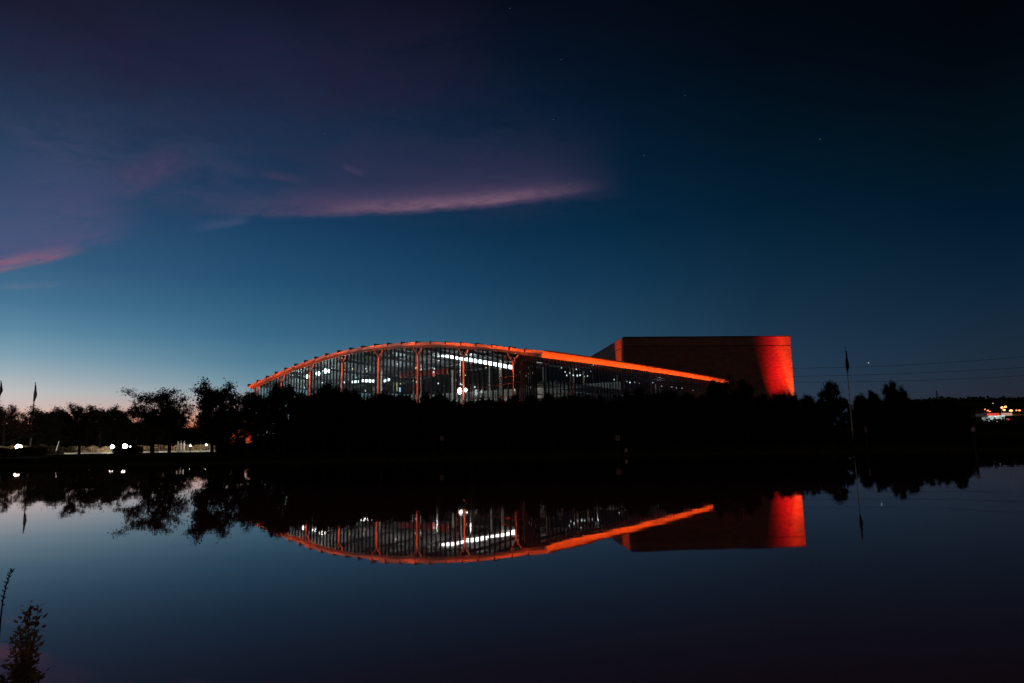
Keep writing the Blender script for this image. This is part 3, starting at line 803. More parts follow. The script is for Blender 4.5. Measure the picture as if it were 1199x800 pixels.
def tree_meshes(seed, height, spread, trunk_h, nleaf, lsize, nl=8, upb=.35, bush=False, bark=None, leaf=None, clump=.28):
    r = random.Random(seed); rs = np.random.RandomState(seed)
    br, tips = grow(r, height, spread, trunk_h, nl, 3, upb)
    zmax = max(p.z for pts, _ in tips for p in pts); k = height / zmax
    mb = MB()
    for pts, rr, n in br: mb.tube([p * k for p in pts], [max(.008, q) for q in rr], n, cap=False)
    me = bpy.data.meshes.new('trunk'); me.from_pydata(mb.v, [], mb.f); me.materials.append(bark)
    fine = [t for t in tips if t[1] <= 2]
    cen = []
    for _ in range(nleaf):
        pts, d = fine[rs.randint(len(fine))]; i = rs.randint(1, len(pts)); f = rs.rand()
        q = pts[i - 1].lerp(pts[i], f) * k; cen.append((q.x, q.y, q.z))
    cen = np.array(cen); cen += rs.normal(0, clump, cen.shape) * np.array([1, 1, .7]) * (rs.rand(len(cen), 1) ** .5)
    if bush:   # fill down to the ground
        lo = rs.rand(nleaf // 2) * 2 * math.pi; rr_ = spread * .95 * np.sqrt(rs.rand(nleaf // 2)); zz = rs.rand(nleaf // 2) * height * .7
        rr_ *= (1 - .45 * (zz / (height * .7)) ** 2) * (.8 + .25 * np.sin(lo * 3 + seed))
        cen = np.vstack([cen, np.stack([rr_ * np.cos(lo), rr_ * np.sin(lo), zz], 1)])
    nl_ = len(cen)
    u = rs.normal(size=(nl_, 3)); u /= np.linalg.norm(u, axis=1)[:, None]
    v = rs.normal(size=(nl_, 3)); v -= u * (u * v).sum(1)[:, None]; v /= np.linalg.norm(v, axis=1)[:, None]
    s = lsize * (.55 + .9 * rs.rand(nl_, 1))
    V = np.stack([cen - u * s, cen + v * s * .45 - u * s * .1, cen + u * s, cen - v * s * .45 - u * s * .1], 1).reshape(-1, 3)
    F = np.arange(nl_ * 4).reshape(-1, 4)
    ml = bpy.data.meshes.new('crown'); ml.from_pydata(V.tolist(), [], F.tolist()); ml.materials.append(leaf)
    return me, ml
m_bark = mat('bark', (.028, .022, .018), .9, nscale=6, bump=.5)
m_leafA = leafmat('dark_leaves', (.030, .032, .018)); m_leafB = leafmat('brownish_leaves', (.05, .032, .02))
VAR = {}
def variant(key, **kw):
    VAR[key] = tree_meshes(**kw)
variant('open1', seed=3, height=8, spread=3.6, trunk_h=1.7, nleaf=9500, lsize=.085, nl=11, bark=m_bark, leaf=m_leafB, upb=.3)
variant('open2', seed=8, height=8, spread=3.2, trunk_h=1.8, nleaf=9500, lsize=.085, nl=11, bark=m_bark, leaf=m_leafB, upb=.5)
variant('open3', seed=21, height=8, spread=3.9, trunk_h=1.6, nleaf=9500, lsize=.09, nl=12, bark=m_bark, leaf=m_leafB, upb=.2)
variant('full1', seed=31, height=8, spread=3.0, trunk_h=1.2, nleaf=15000, lsize=.12, nl=11, bark=m_bark, leaf=m_leafA, clump=.42)
variant('full2', seed=37, height=8, spread=2.6, trunk_h=1.0, nleaf=14000, lsize=.12, nl=11, bark=m_bark, leaf=m_leafA, clump=.42, upb=.6)
variant('full3', seed=41, height=8, spread=3.4, trunk_h=1.2, nleaf=15000, lsize=.12, nl=12, bark=m_bark, leaf=m_leafA, clump=.45)
variant('slim', seed=51, height=8, spread=1.5, trunk_h=.8, nleaf=7000, lsize=.1, nl=13, bark=m_bark, leaf=m_leafA, clump=.25, upb=1.1)
variant('bush1', seed=61, height=3.4, spread=2.6, trunk_h=.3, nleaf=9000, lsize=.11, nl=9, bush=True, bark=m_bark, leaf=m_leafA, clump=.35)
variant('bush2', seed=67, height=3.4, spread=2.4, trunk_h=.3, nleaf=9000, lsize=.11, nl=9, bush=True, bark=m_bark, leaf=m_leafA, clump=.35, upb=.6)
BASEH = {'open1': 8, 'open2': 8, 'open3': 8, 'full1': 8, 'full2': 8, 'full3': 8, 'slim': 8, 'bush1': 3.4, 'bush2': 3.4}
PROTO = {}
def plant(kind, px, ytop, D, label, group=None, wide=1.0, cat=None, name=None, rz=None):
    """plant whose top reaches pixel row ytop at depth D"""
    d = ray(px, ytop); ztop = H + d.z * (D / d.y); x = gx(px, D, ztop * .6)
    z0 = gz(x, D); hgt = ztop - z0; s = hgt / BASEH[kind]
    nm = name or ('tree' if not kind.startswith('bush') else 'shrub'); cat = cat or nm
    root = empty(nm, (x, D, z0), label, cat, group)
    root.scale = (s * wide, s * wide, s); root.rotation_euler = (0, 0, R_.uniform(0, 6.28) if rz is None else rz)
    me, ml = VAR[kind]
    t = bpy.data.objects.new('trunk', me); C.objects.link(t); t.parent = root
    c = bpy.data.objects.new('crown', ml); C.objects.link(c); c.parent = root
    return root
# open trees on the lit lawn at left
plant('open3', 6, 470, 95, 'spreading tree at the left picture edge, left of the left flagpole', wide=1.0)
plant('open1', 62, 482, 106, 'low loose tree just right of the left flagpole', wide=1.1)
plant('open2', 95, 472, 76, 'loose tree with a straight trunk in front of the lit hedge', wide=1.15, rz=.5)
plant('open3', 128, 478, 108, 'low tree above the pair of lawn lamps', wide=1.1)
plant('open1', 181, 452, 66, 'tallest open tree on the lawn with bare twigs at its top', wide=1.3, rz=1.1)
plant('open2', 200, 462, 72, 'slender tree close behind the tallest open tree', wide=1.25)
plant('full3', 250, 447, 66, 'full rounded tree left of the glass hall', wide=1.0)
plant('open3', 279, 454, 68, 'loose tree touching the left end of the hall roof', wide=.95)
for px, yt, D in ((18, 492, 118), (48, 497, 120), (80, 492, 116), (112, 490, 118), (146, 490, 112), (170, 494, 118), (205, 500, 120), (240, 498, 116)):
    plant('full1' if px % 4 else 'full3', px, yt, D, 'dark tree in the far row behind the lawn lamps', 'far row of trees behind the lawn', wide=1.5)
fr = [(300, 461, 70, 'full1', 1), (312, 466, 64, 'open2', .9), (325, 448, 66, 'slim', 1), (342, 451, 68, 'slim', 1.25), (356, 461, 62, 'full2', .9), (372, 455, 66, 'slim', 1.2), (388, 450, 68, 'full2', .8), (402, 455, 64, 'slim', 1.3), (418, 459, 66, 'full1', .8), (436, 461, 64, 'full3', .8), (452, 461, 68, 'full2', .9), (468, 463, 62, 'full1', .8)]
for px, yt, D, k, wd in fr:
    plant(k, px, yt, D, 'dark leafy tree in the unlit belt before the arched glazing', 'unlit tree belt before the arched glazing', wide=wd)
fr = [(486, 466, 64, 'full3', .9), (500, 460, 66, 'slim', 1.2), (518, 462, 64, 'full1', .8), (534, 469, 62, 'full2', .8), (566, 467, 62, 'full1', .75), (584, 469, 64, 'full3', .8), (620, 463, 62, 'full2', .85), (638, 462, 66, 'full1', .85), (656, 464, 62, 'full3', .85)]
for px, yt, D, k, wd in fr:
    plant(k, px, yt, D, 'dark leafy tree in the unlit belt before the hall corner', 'unlit tree belt before the hall corner', wide=wd)
fr = [(674, 464, 66, 'full1'), (692, 465, 70, 'full2'), (712, 463, 64, 'full3'), (730, 459, 68, 'full1'), (750, 456, 66, 'full2'), (768, 460, 70, 'full3'), (784, 458, 66, 'full1'), (802, 461, 70, 'full2'), (822, 464, 66, 'full3')]
for px, yt, D, k in fr:
    plant(k, px, yt, D, 'dark leafy tree in the unlit belt before the receding glazing', 'unlit tree belt before the receding glazing', wide=.85)
plant('slim', 836, 447, 82, 'small pointed tree just left of the fascia tip')
plant('open3', 845, 439, 84, 'tree whose leaves cross the tip of the long orange fascia', wide=.8)
plant('full2', 874, 446, 88, 'dark pointed tree in front of the brick box, left of its red corner', wide=.7)
plant('full3', 858, 455, 80, 'low dark tree between the fascia tip and the pointed tree', wide=.7)
plant('full1', 905, 463, 90, 'low dark tree right under the red wash of the brick box', wide=1.0)
plant('full2', 922, 464, 86, 'low dark tree right at the foot of the red box corner', wide=1.1)
plant('full2', 893, 463, 84, 'low dark tree left under the red light of the brick box', wide=.9)
plant('full3', 935, 462, 92, 'low dark tree just right of the brick box corner', wide=.9)
plant('full1', 952, 465, 100, 'low tree between the brick box and the bushy round tree', wide=.9)
plant('full1', 971, 448, 120, 'bushy round tree standing above the belt left of the right flagpole', wide=.75)
fr = [(988, 466, 120), (1006, 464, 116), (1018, 462, 124), (1030, 463, 120), (1066, 467, 118), (1080, 469, 124), (1094, 468, 116), (1110, 470, 120), (1126, 474, 110)]
for i, (px, yt, D) in enumerate(fr):
    plant(('full1', 'full2', 'full3')[i % 3], px, yt, D, 'low dark tree in the unlit belt right of the brick box', 'unlit tree belt right of the brick box', wide=.9)
plant('full2', 1044, 448, 130, 'taller twin-topped tree right of the right flagpole', wide=.6)
plant('full3', 1056, 452, 128, 'tree leaning against the twin-topped tree', wide=.55)
plant('slim', 1024, 457, 126, 'small pointed tree just right of the right flagpole', wide=1.1)
for i, px in enumerate(range(-14, 262, 15)):
    if px in (): continue
    plant('bush1' if i % 2 else 'bush2', px, 507 - (i * 5) % 7, 112 + i % 3, 'dark bush under the far row of trees', 'bushes under the far row of trees', wide=1.3)
for i, px in enumerate(range(1140, 1216, 12)):
    plant('bush2' if i % 2 else 'bush1', px, 513 - (i * 3) % 5, 53 + (i % 3) * 3, 'low dark bush on the right bank below the filling station', 'low bushes on the right bank', wide=1.5)
for i, px in enumerate(range(300, 1128, 17)):
    yt = 464 + (i * 7) % 9 - (2 if 660 < px < 830 else 0) + (3 if px > 960 else 0)
    gi = 0 if px < 474 else 1 if px < 664 else 2 if px < 840 else 3
    lb, gr = (('dark leafy tree in the unlit belt before the arched glazing', 'unlit tree belt before the arched glazing'), ('dark leafy tree in the unlit belt before the hall corner', 'unlit tree belt before the hall corner'),
              ('dark leafy tree in the unlit belt before the receding glazing', 'unlit tree belt before the receding glazing'), ('low dark tree in the unlit belt right of the brick box', 'unlit tree belt right of the brick box'))[gi]
    if 832 < px < 945 or 972 < px < 1018: continue
    if px in (300, 317, 334, 351): continue
    plant(('full1', 'full2', 'full3')[i % 3], px, yt, 76 + (i % 4), lb, gr, wide=.75)
for i, px in enumerate(range(-8, 300, 21)):
    yt = (479, 475, 483, 477, 481)[i % 5]
    if 10 < px < 34 or 205 < px < 250: continue
    plant(('full3', 'full1', 'open1')[i % 3], px, yt, 104 + (i % 3) * 2, 'dark tree in the far row behind the lawn lamps', 'far row of trees behind the lawn', wide=1.25)
for i, (px, yt) in enumerate(((311, 456), (334, 451), (360, 455), (381, 452), (409, 456), (428, 460), (447, 458), (474, 461), (508, 461), (552, 466), (596, 467), (648, 463))):
    gi = 0 if px < 474 else 1
    lb, gr = (('dark leafy tree in the unlit belt before the arched glazing', 'unlit tree belt before the arched glazing'), ('dark leafy tree in the unlit belt before the hall corner', 'unlit tree belt before the hall corner'))[gi]
    plant(('open1', 'open2', 'open3')[i % 3], px, yt, 58.5 + i % 2, lb, gr, wide=.85)
# shrubs closing the mass down to the water
k = 0
for px in range(262, 1136, 19):
    k += 1
    D = 60.5 + (k % 3) * 1.7 if px < 930 else 60.5 + (k % 3) * 2 
    yt = (494 + (k * 7) % 9) if px < 930 else (484 + (k * 7) % 8)
    if px < 320: yt += 14
    if 968 < px < 1022: yt += 20
    grp = 'waterside shrubs left of the small pale signs' if px < 520 else ('waterside shrubs between the pale signs' if px < 1010 else 'waterside shrubs right of the right flagpole')
    lb = {'waterside shrubs left of the small pale signs': 'black shrub by the water below the arched glazing', 'waterside shrubs between the pale signs': 'black shrub by the water below the receding glazing and brick box', 'waterside shrubs right of the right flagpole': 'black shrub by the water right of the right flagpole'}[grp]
    plant('bush1' if k % 2 else 'bush2', px + R_.uniform(-4, 4), yt, D, lb, grp, wide=.8)
for i, px in enumerate([q for q in range(410, 1140, 34) if not 965 < q < 1024]):   # second taller row behind
    plant('bush2' if i % 2 else 'bush1', px, 481 + (i * 5) % 7 + (10 if px < 330 else 0), 76 + (i % 3) * 2, 'dark bush filling the gap behind the waterside shrubs', 'second row of bushes behind the waterside shrubs', wide=.8)

# ------------------------------------------------------------------ left lawn: hedges, path, lamps
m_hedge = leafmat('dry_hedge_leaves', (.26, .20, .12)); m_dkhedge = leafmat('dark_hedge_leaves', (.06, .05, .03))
def hedge(px0, px1, D, hgt, m, label, nleaf=9000, dep=1.0):
    x0 = gx(px0, D, 1.2); x1 = gx(px1, D, 1.2); z0 = gz((x0 + x1) / 2, D) - .05
    rs = np.random.RandomState(int(px0 + 500)); L_ = x1 - x0
    xx = rs.rand(nleaf) * L_ - L_ / 2; top = hgt * (.86 + .1 * np.sin(xx * 2.3) + .06 * np.sin(xx * 5.1 + 1) + rs.normal(0, .05, nleaf))
    zz = top * rs.rand(nleaf) ** .7; yy = (rs.rand(nleaf) - .5) * dep
    cen = np.stack([xx, yy, zz], 1)
    u = rs.normal(size=(nleaf, 3)); u[:, 2] += 1.2; u /= np.linalg.norm(u, axis=1)[:, None]
    v = rs.normal(size=(nleaf, 3)); v -= u * (u * v).sum(1)[:, None]; v /= np.linalg.norm(v, axis=1)[:, None]
    s = .07 * (.6 + .9 * rs.rand(nleaf, 1))
    V = np.stack([cen - u * s, cen + v * s * .4, cen + u * s, cen - v * s * .4], 1).reshape(-1, 3)
    ml = bpy.data.meshes.new('foliage'); ml.from_pydata(V.tolist(), [], np.arange(nleaf * 4).reshape(-1, 4).tolist()); ml.materials.append(m)
    root = empty('hedge', ((x0 + x1) / 2, D, z0), label, 'hedge')
    o = bpy.data.objects.new('foliage', ml); C.objects.link(o); o.parent = root
    st = MB()
    for k in range(int(L_ * 2)):
        xk = -L_ / 2 + (k + .5) / 2 + rs.uniform(-.1, .1); st.tube([(xk, 0, -.1), (xk + rs.uniform(-.1, .1), rs.uniform(-.1, .1), hgt * .7)], [.02, .008], 4)
    st.build('stems', m_bark, root)
    return root
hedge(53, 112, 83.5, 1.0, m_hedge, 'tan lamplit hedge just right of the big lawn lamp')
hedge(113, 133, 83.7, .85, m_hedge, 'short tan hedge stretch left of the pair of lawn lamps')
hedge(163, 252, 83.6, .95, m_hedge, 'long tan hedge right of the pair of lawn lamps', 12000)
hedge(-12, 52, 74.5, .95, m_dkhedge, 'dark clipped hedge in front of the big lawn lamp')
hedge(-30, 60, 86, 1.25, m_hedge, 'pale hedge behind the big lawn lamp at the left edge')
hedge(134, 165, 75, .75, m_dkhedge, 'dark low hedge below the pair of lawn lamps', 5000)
m_path = mat('pale_path', (.16, .15, .14), .85, nscale=2, namt=.2)
# path and kerb draped on the ground
def strip_ground(x0, x1, Y0, Y1, dz, name, m, label):
    mb = MB(); n = 40
    for k in range(n + 1):
        x = x0 + (x1 - x0) * k / n
        for y in (Y0, Y1): mb.v.append((x, y, max(gz(x, y), gz(x, Y0), gz(x, Y1)) + dz))
    for k in range(n): mb.f.append((2 * k, 2 * k + 2, 2 * k + 3, 2 * k + 1))
    o = mb.build(name, m); return tag(o, label, kind='structure')
strip_ground(gx(-40, 63, 1), gx(50, 63, 1), 60, 66, .03, 'path', m_path, 'pale footpath crossing the lawn')
kb = MB(); xa = gx(53, 79, 1); xb = gx(252, 79, 1)
kb.beam(Vector((xa, 81.6, gz(-40, 82) + .07)), Vector((xb, 81.6, gz(-40, 82) + .07)), .18, .16)
tag(kb.build('kerb', mat('pale_kerb', (.13, .125, .11), .8, nscale=3)), 'pale kerb along the foot of the lit hedge', kind='structure')
m_lawnlamp = emat('lawn_lamp_glass', (1, .95, .86), 14)
m_lawnlamp_s = emat('lawn_lamp_glass_small', (1, .93, .8), 9)
def lawn_lamp(px, py, D, r, m, label, group, col=(1, .9, .78), P=0):
    d = ray(px, py); z = H + d.z * D / d.y; x = gx(px, D, z); z0 = gz(x, D)
    e = empty('lawn_lamp', (x, D, z0), label, 'lamp', group); hh = z - z0
    MB().tube([(0, 0, -.1), (0, 0, hh - r * .8)], .05, 8).build('post', m_dark, e, True)
    MB().lathe((0, 0, hh), [(r * math.sin(math.pi * k / 9), -r * math.cos(math.pi * k / 9)) for k in range(1, 9)], 14).build('globe', m, e, True)
    MB().lathe((0, 0, hh + r * .85), [(r * .55, 0), (r * .5, .05), (r * .1, .1)], 10).build('lamp_cap', m_dark, e)
    if P: spot(Vector((x, D - r - .15, z + .25)), Vector((x + .6, D + 5, z0 + .3)), col, P, 150, .6, name='lawn_light')
G_ = 'lamps along the lawn path'
lawn_lamp(22, 524, 78, .33, m_lawnlamp, 'biggest and brightest round lawn lamp at the left picture edge', G_, P=3000)
lawn_lamp(131.5, 523.3, 79, .2, m_lawnlamp, 'left lamp of the bright pair above the hedge', G_, P=1300)
lawn_lamp(146.5, 522.8, 78, .26, m_lawnlamp, 'right and larger lamp of the bright pair above the hedge', G_, P=2000)
lawn_lamp(152.5, 523, 79, .08, m_lawnlamp_s, 'tiny lamp touching the right side of the bright pair', G_)
lawn_lamp(223.2, 522.2, 79, .09, m_lawnlamp_s, 'small lawn lamp under the gap between the trees', G_, P=450)
lawn_lamp(241.7, 521.2, 79, .1, m_lawnlamp_s, 'small lawn lamp beside the trunk of the full rounded tree', G_, P=450)
lawn_lamp(264, 524, 84, .07, m_lawnlamp_s, 'faint lawn lamp deep under the full rounded tree', G_)
# an extra helper-free light for the reed strip: the same lamps stand behind, so the photograph's big lamp gets one sibling outside left
# pale bollards and short leaning post
def bollard(px, py0, py1, D, label, tilt=0, r=.09, group=None):
    d = ray(px, py0); z = H + d.z * D / d.y; x = gx(px, D, z); z0 = gz(x, D)
    e = empty('bollard', (x, D, z0), label, 'bollard', group); hh = z - z0
    MB().lathe((0, 0, -.1), [(r, 0), (r, hh * .9), (r * .8, hh), (r * .3, hh + .08)], 12).build('shaft', mat('grey_paint', (.16, .15, .15), .7, nscale=4, namt=.1), e, True)
    MB().lathe((0, 0, hh * .78), [(r * 1.08, 0), (r * 1.08, .12)], 12).build('band', m_dark, e)
    e.rotation_euler = (0, tilt, 0)
for i, px in enumerate((209, 212.5, 216)):
    bollard(px, 515.5, 521, 80, ('left', 'middle', 'right')[i] + ' one of three pale upright bollards behind the hedge', group='three pale bollards behind the hedge')
bollard(66, 515.5, 528, 80.9, 'thin pale leaning stake rising from the lit hedge', tilt=.22, r=.05)
bollard(287, 507, 524, 74, 'pinkish pale post among the dark trees left of the hall', r=.09)

# ------------------------------------------------------------------ flagpoles
def flagpole(px0, py_top, D, label, flag=(2, 23), flagw=.22, r=.085):
    d = ray(px0, py_top); ztop = H + d.z * D / d.y; x = CAM.x + d.x * D / d.y; z0 = gz(x, D)
    e = empty('flagpole', (x, D, z0), label, 'flagpole'); hh = ztop - z0
    MB().tube([(0, 0, -.1), (0, 0, hh * .5), (0, 0, hh)], [r, r * .8, r * .45], 10).build('pole', mat('pale_pole', (.6, .58, .56), .35, metal=.3), e, True)
    MB().lathe((0, 0, hh), [(.03, 0), (.09, .06), (.09, .12), (.03, .18)], 10).build('finial', m_steel, e, True)
    MB().lathe((0, 0, 0), [(.28, 0), (.24, .12), (.12, .3)], 12).build('base', m_dark, e)
    # furled flag: drooping folded cloth
    z1 = hh - flag[0] * D / FPX; z2 = hh - flag[1] * D / FPX
    fm = MB(); n = 14; cols = 11
    for i in range(n + 1):
        t = i / n; z = z1 + (z2 - z1) * t
        wd = flagw * (.55 + .35 * math.sin(math.pi * min(1, t * .8 + .1)) + .25 * math.sin(t * 11 + 1) * t)
        for j in range(cols):
            q = j / (cols - 1)
            fm.v.append((-.06 + wd * q * (1.0) + .05 * math.sin(t * 7 + q * 4), .13 * math.sin(q * 13 + t * 3) * (.4 + t), z - .25 * q * (1 - t)))
    for i in range(n):
        for j in range(cols - 1):
            a = i * cols + j; fm.f.append((a, a + 1, a + cols + 1, a + cols))
    fo = fm.build('flag', mat('dark_flag', (.03, .03, .06), .8, nscale=3), e, True)
    sm = fo.modifiers.new('thick', 'SOLIDIFY'); sm.thickness = .03
    return e
flagpole(41.5, 449, 103, 'left flagpole with a dark furled flag rising from the lawn', flag=(1, 21), flagw=.34, r=.13)
flagpole(1.2, 447, 103, 'flagpole at the very left picture edge with a dark furled flag', flag=(0, 16), flagw=.34, r=.13)
flagpole(989.7, 408, 104, 'tall thin right flagpole with a long dark furled flag', flag=(2, 29), flagw=.4, r=.085)

# small pale signs on posts at the water
def sign_post(px, py, D, wpx, hpx, label, lower=False):
    d = ray(px, py); z = H + d.z * D / d.y; x = CAM.x + d.x * D / d.y; z0 = gz(x, D)
    e = empty('lifebuoy_post', (x, D, z0), label, 'post sign'); ww = wpx * D / FPX; hh = hpx * D / FPX
    MB().tube([(0, 0, -.1), (0, 0, z - z0 + hh / 2 + .1)], .05, 8).build('post', m_dark, e, True)
    MB().box((0, -.07, z - z0), (ww, .05, hh)).build('panel', mat('pale_sign', (.42, .36, .33), .6, nscale=5, namt=.3), e)
    MB().box((0, -.11, z - z0), (ww * .18, .03, hh * .8)).build('panel_bar', m_dark, e)
sign_post(517.5, 513.2, 57.3, 4.2, 5.2, 'small pale sign on a dark post below the arched glazing')
sign_post(723, 513, 57.2, 5, 6, 'small pale sign with a dark middle bar below the receding glazing')
sign_post(1013.5, 503, 57, 2.4, 6.5, 'narrow pale sign on a post right of the right flagpole')
def marker(px, py0, py1, D, label):
    d = ray(px, py0); z = H + d.z * D / d.y; x = CAM.x + d.x * D / d.y; z0 = gz(x, D)
    e = empty('marker_post', (x, D, z0), label, 'marker post')
    MB().tube([(0, 0, -.6), (0, 0, z - z0)], .07, 10).build('post', m_dark, e, True)
    MB().lathe((0, 0, z - z0 - .25), [(.1, 0), (.11, .05), (.11, .22), (.06, .3)], 10).build('post_cap', mat('pale_cap', (.55, .5, .46), .5), e)
    MB().lathe((0, 0, .0), [(.1, 0), (.1, .25)], 10).build('reflector_band', mat('pale_cap', (.55, .5, .46), .5), e)
marker(1139.5, 501, 533, 46.5, 'dark marker post with a pale cap at the right shore')
marker(733, 526, 534, 53.5, 'low pale-capped marker post at the water below the receding glazing')

# ------------------------------------------------------------------ power lines and stars
m_wire = mat('black_wire', (.012, .012, .014), .6)
for (y0, ym, y1, lb) in ((431.4, 427.3, 417.6, 'uppermost'), (440.8, 437.3, 430.4, 'middle'), (447.2, 446, 439.8, 'lowest')):
    pts = []
    for k in range(25):
        t = k / 24 * 1.35 - .12; px = 930 + 269 * t
        py = y0 * (1 - t) * (1 - 2 * t) + 4 * t * (1 - t) * ym + y1 * t * (2 * t - 1)
        pts.append(at(px, py, 300 - 70 * t))
    c = pts[0].copy(); mb = MB().tube([p_ - c for p_ in pts], .06, 6)
    o = mb.build('power_line', m_wire); o.location = c; tag(o, lb + ' of three thin overhead wires in the right sky', 'power line', 'overhead wires in the right sky')
m_star = emat('star_light', (.8, .88, 1), .5); m_star2 = emat('faint_star_light', (.6, .75, 1), .2)
for i, (px, py, lb) in enumerate(((1017, 425, 'brightest star low above the right trees'), (597, 10, 'faint star at the top centre of the sky'), (802, 112, 'faint star high right of centre'), (754, 182, 'faint star just right of the cloud tip'), (657, 70, 'faint star below and right of the topmost one'), (380, 157, 'very faint star in the purple veil at left'), (960, 163, 'very faint star in the dark right sky'), (648, 140, 'very faint star above the pink cloud streak'))):
    r = 4.6 if i == 0 else 2.5
    P = at(px, py, 5200)
    o = MB().lathe((0, 0, 0), [(r * math.sin(math.pi * k / 6), -r * math.cos(math.pi * k / 6)) for k in range(1, 6)], 8).build('star', m_star if i == 0 else m_star2, None, True)
    o.location = P; tag(o, lb, 'star', 'stars in the dusk sky')

# ------------------------------------------------------------------ town at right
def hz(x, y): return gz(x, y)
def on(px, py, D):
    d = ray(px, py); return Vector((d.x * D / d.y, D, H + d.z * D / d.y))
DS = 250.0
m_white = mat('white_cladding', (.6, .58, .55), .6, nscale=1)
c0 = on(1166, 491, DS); gz0 = min(c0.z, gz(c0.x, DS) + .5)
st = empty('filling_station', (c0.x, DS, gz0), 'brightly lit filling station with a red and white canopy at right', 'filling station')
ztop = on(1164, 484, DS).z - gz0; zc = on(1164, 487.3, DS).z - gz0
MB().box((-.6, 0, (ztop + zc) / 2), (9.2, 6, ztop - zc)).build('canopy', m_white, st)
MB().box((-2.9, -3.06, (ztop + zc) / 2), (4.4, .1, (ztop - zc) * .9)).build('red_fascia', emat('red_fascia', (1, .07, .05), .7), st)
MB().box((2.0, -3.06, (ztop + zc) / 2), (3.9, .1, (ztop - zc) * .9)).build('white_fascia', emat('white_fascia', (1, .58, .45), .5), st)
for k in (-3.6, 0, 3.2): MB().box((k, 0, zc / 2 - .5), (.3, .3, zc + 1)).build('pillar', m_white, st)
for k in (-2.6, -1, .6, 2): MB().box((k, -1, zc - .06), (.9, .9, .08)).build('ceiling_lamp', emat('canopy_lamp', (.9, 1, 1), 2.5), st)
MB().box((.2, 2.2, .6), (5.4, 3, 2.2)).build('shop', emat('shop_front', (.75, 1, .95), .2), st)
for k in (-1.6, .2, 1.8):
    pm = MB().box((k, -1, .0), (.5, .4, 1.5)).build('pump', mat('pump_green', (.1, .3, .25), .5), st)
ptlight((c0.x, DS - 1, gz0 + zc - .6), (.85, 1, .98), 60, .5, 'station_light')
def car(px, py, D, L_, label, colr, rz=0, grp=None):
    c = on(px, py, D)
    e = empty('parked_car', c, label, 'car', grp); e.rotation_euler = (0, 0, rz)
    prof = [(-.5, .12), (-.5, .3), (-.47, .42), (-.3, .46), (-.2, .72), (.12, .74), (.28, .48), (.46, .42), (.5, .3), (.5, .12)]
    mb = MB(); n = len(prof); wd = 1.7
    for s_ in (-1, 1):
        for a, b_ in prof: mb.v.append((a * L_, s_ * wd / 2, b_ * 1.9))
    mb.f.append(tuple(range(n))); mb.f.append(tuple(reversed(range(n, 2 * n))))
    for i in range(n): mb.f.append((i, n + i, n + (i + 1) % n, (i + 1) % n))
    mb.build('body', mat('car_paint_' + str(colr), colr, .3), e)
    for sx_ in (-.3, .31):
        for s_ in (-1, 1):
            w_ = MB().tube([(sx_ * L_, s_ * .75, .32), (sx_ * L_, s_ * .9, .32)], .32, 14); w_.build('wheel', m_dark, e)
    MB().box((-.03 * L_, 0, 1.14), (L_ * .34, wd + .02, .34)).build('side_windows', mat('car_window', (.02, .02, .025), .1), e)
    MB().box((L_ * .5, .55, .65), (.06, .3, .16)).build('headlight', emat('car_headlight', (1, .95, .9), 1.5), e)
    MB().box((L_ * .5, -.55, .65), (.06, .3, .16)).build('headlight', emat('car_headlight', (1, .95, .9), 1.5), e)
car(1168, 495, DS - 8, 4.2, 'small light car below the filling station canopy', (.5, .52, .5), .4)
car(1176, 495.5, DS - 10, 4.2, 'small grey car right of the light car at the filling station', (.3, .32, .34), 2.6)
# price pylon
pc = on(1181, 492.5, DS - 3)
e = empty('price_pylon', (pc.x, DS - 3, pc.z - 1.5), 'short red glowing pylon right of the filling station', 'pylon sign')
MB().box((0, 0, 1.6), (1.3, .3, 1.1)).build('sign_face', emat('pylon_red', (1, .05, .06), .6), e); MB().box((0, 0, .4), (.3, .25, 1.4)).build('pole', m_dark, e)
# low barrier; its red light is put in as a glowing face
a = on(1183, 496, DS - 4); b_ = on(1210, 495.6, DS - 4)
e = empty('low_wall', a, 'low wall with a glowing red face at the right picture edge', 'wall')
MB().beam(Vector((0, 0, .1)), b_ - a + Vector((0, 0, .1)), .3, .32).build('wall_face', emat('red_glow_wall', (1, .16, .12), .4), e); MB().beam(Vector((0, 0, -.5)), b_ - a + Vector((0, 0, -.5)), .35, .8).build('wall_base', m_dark, e)
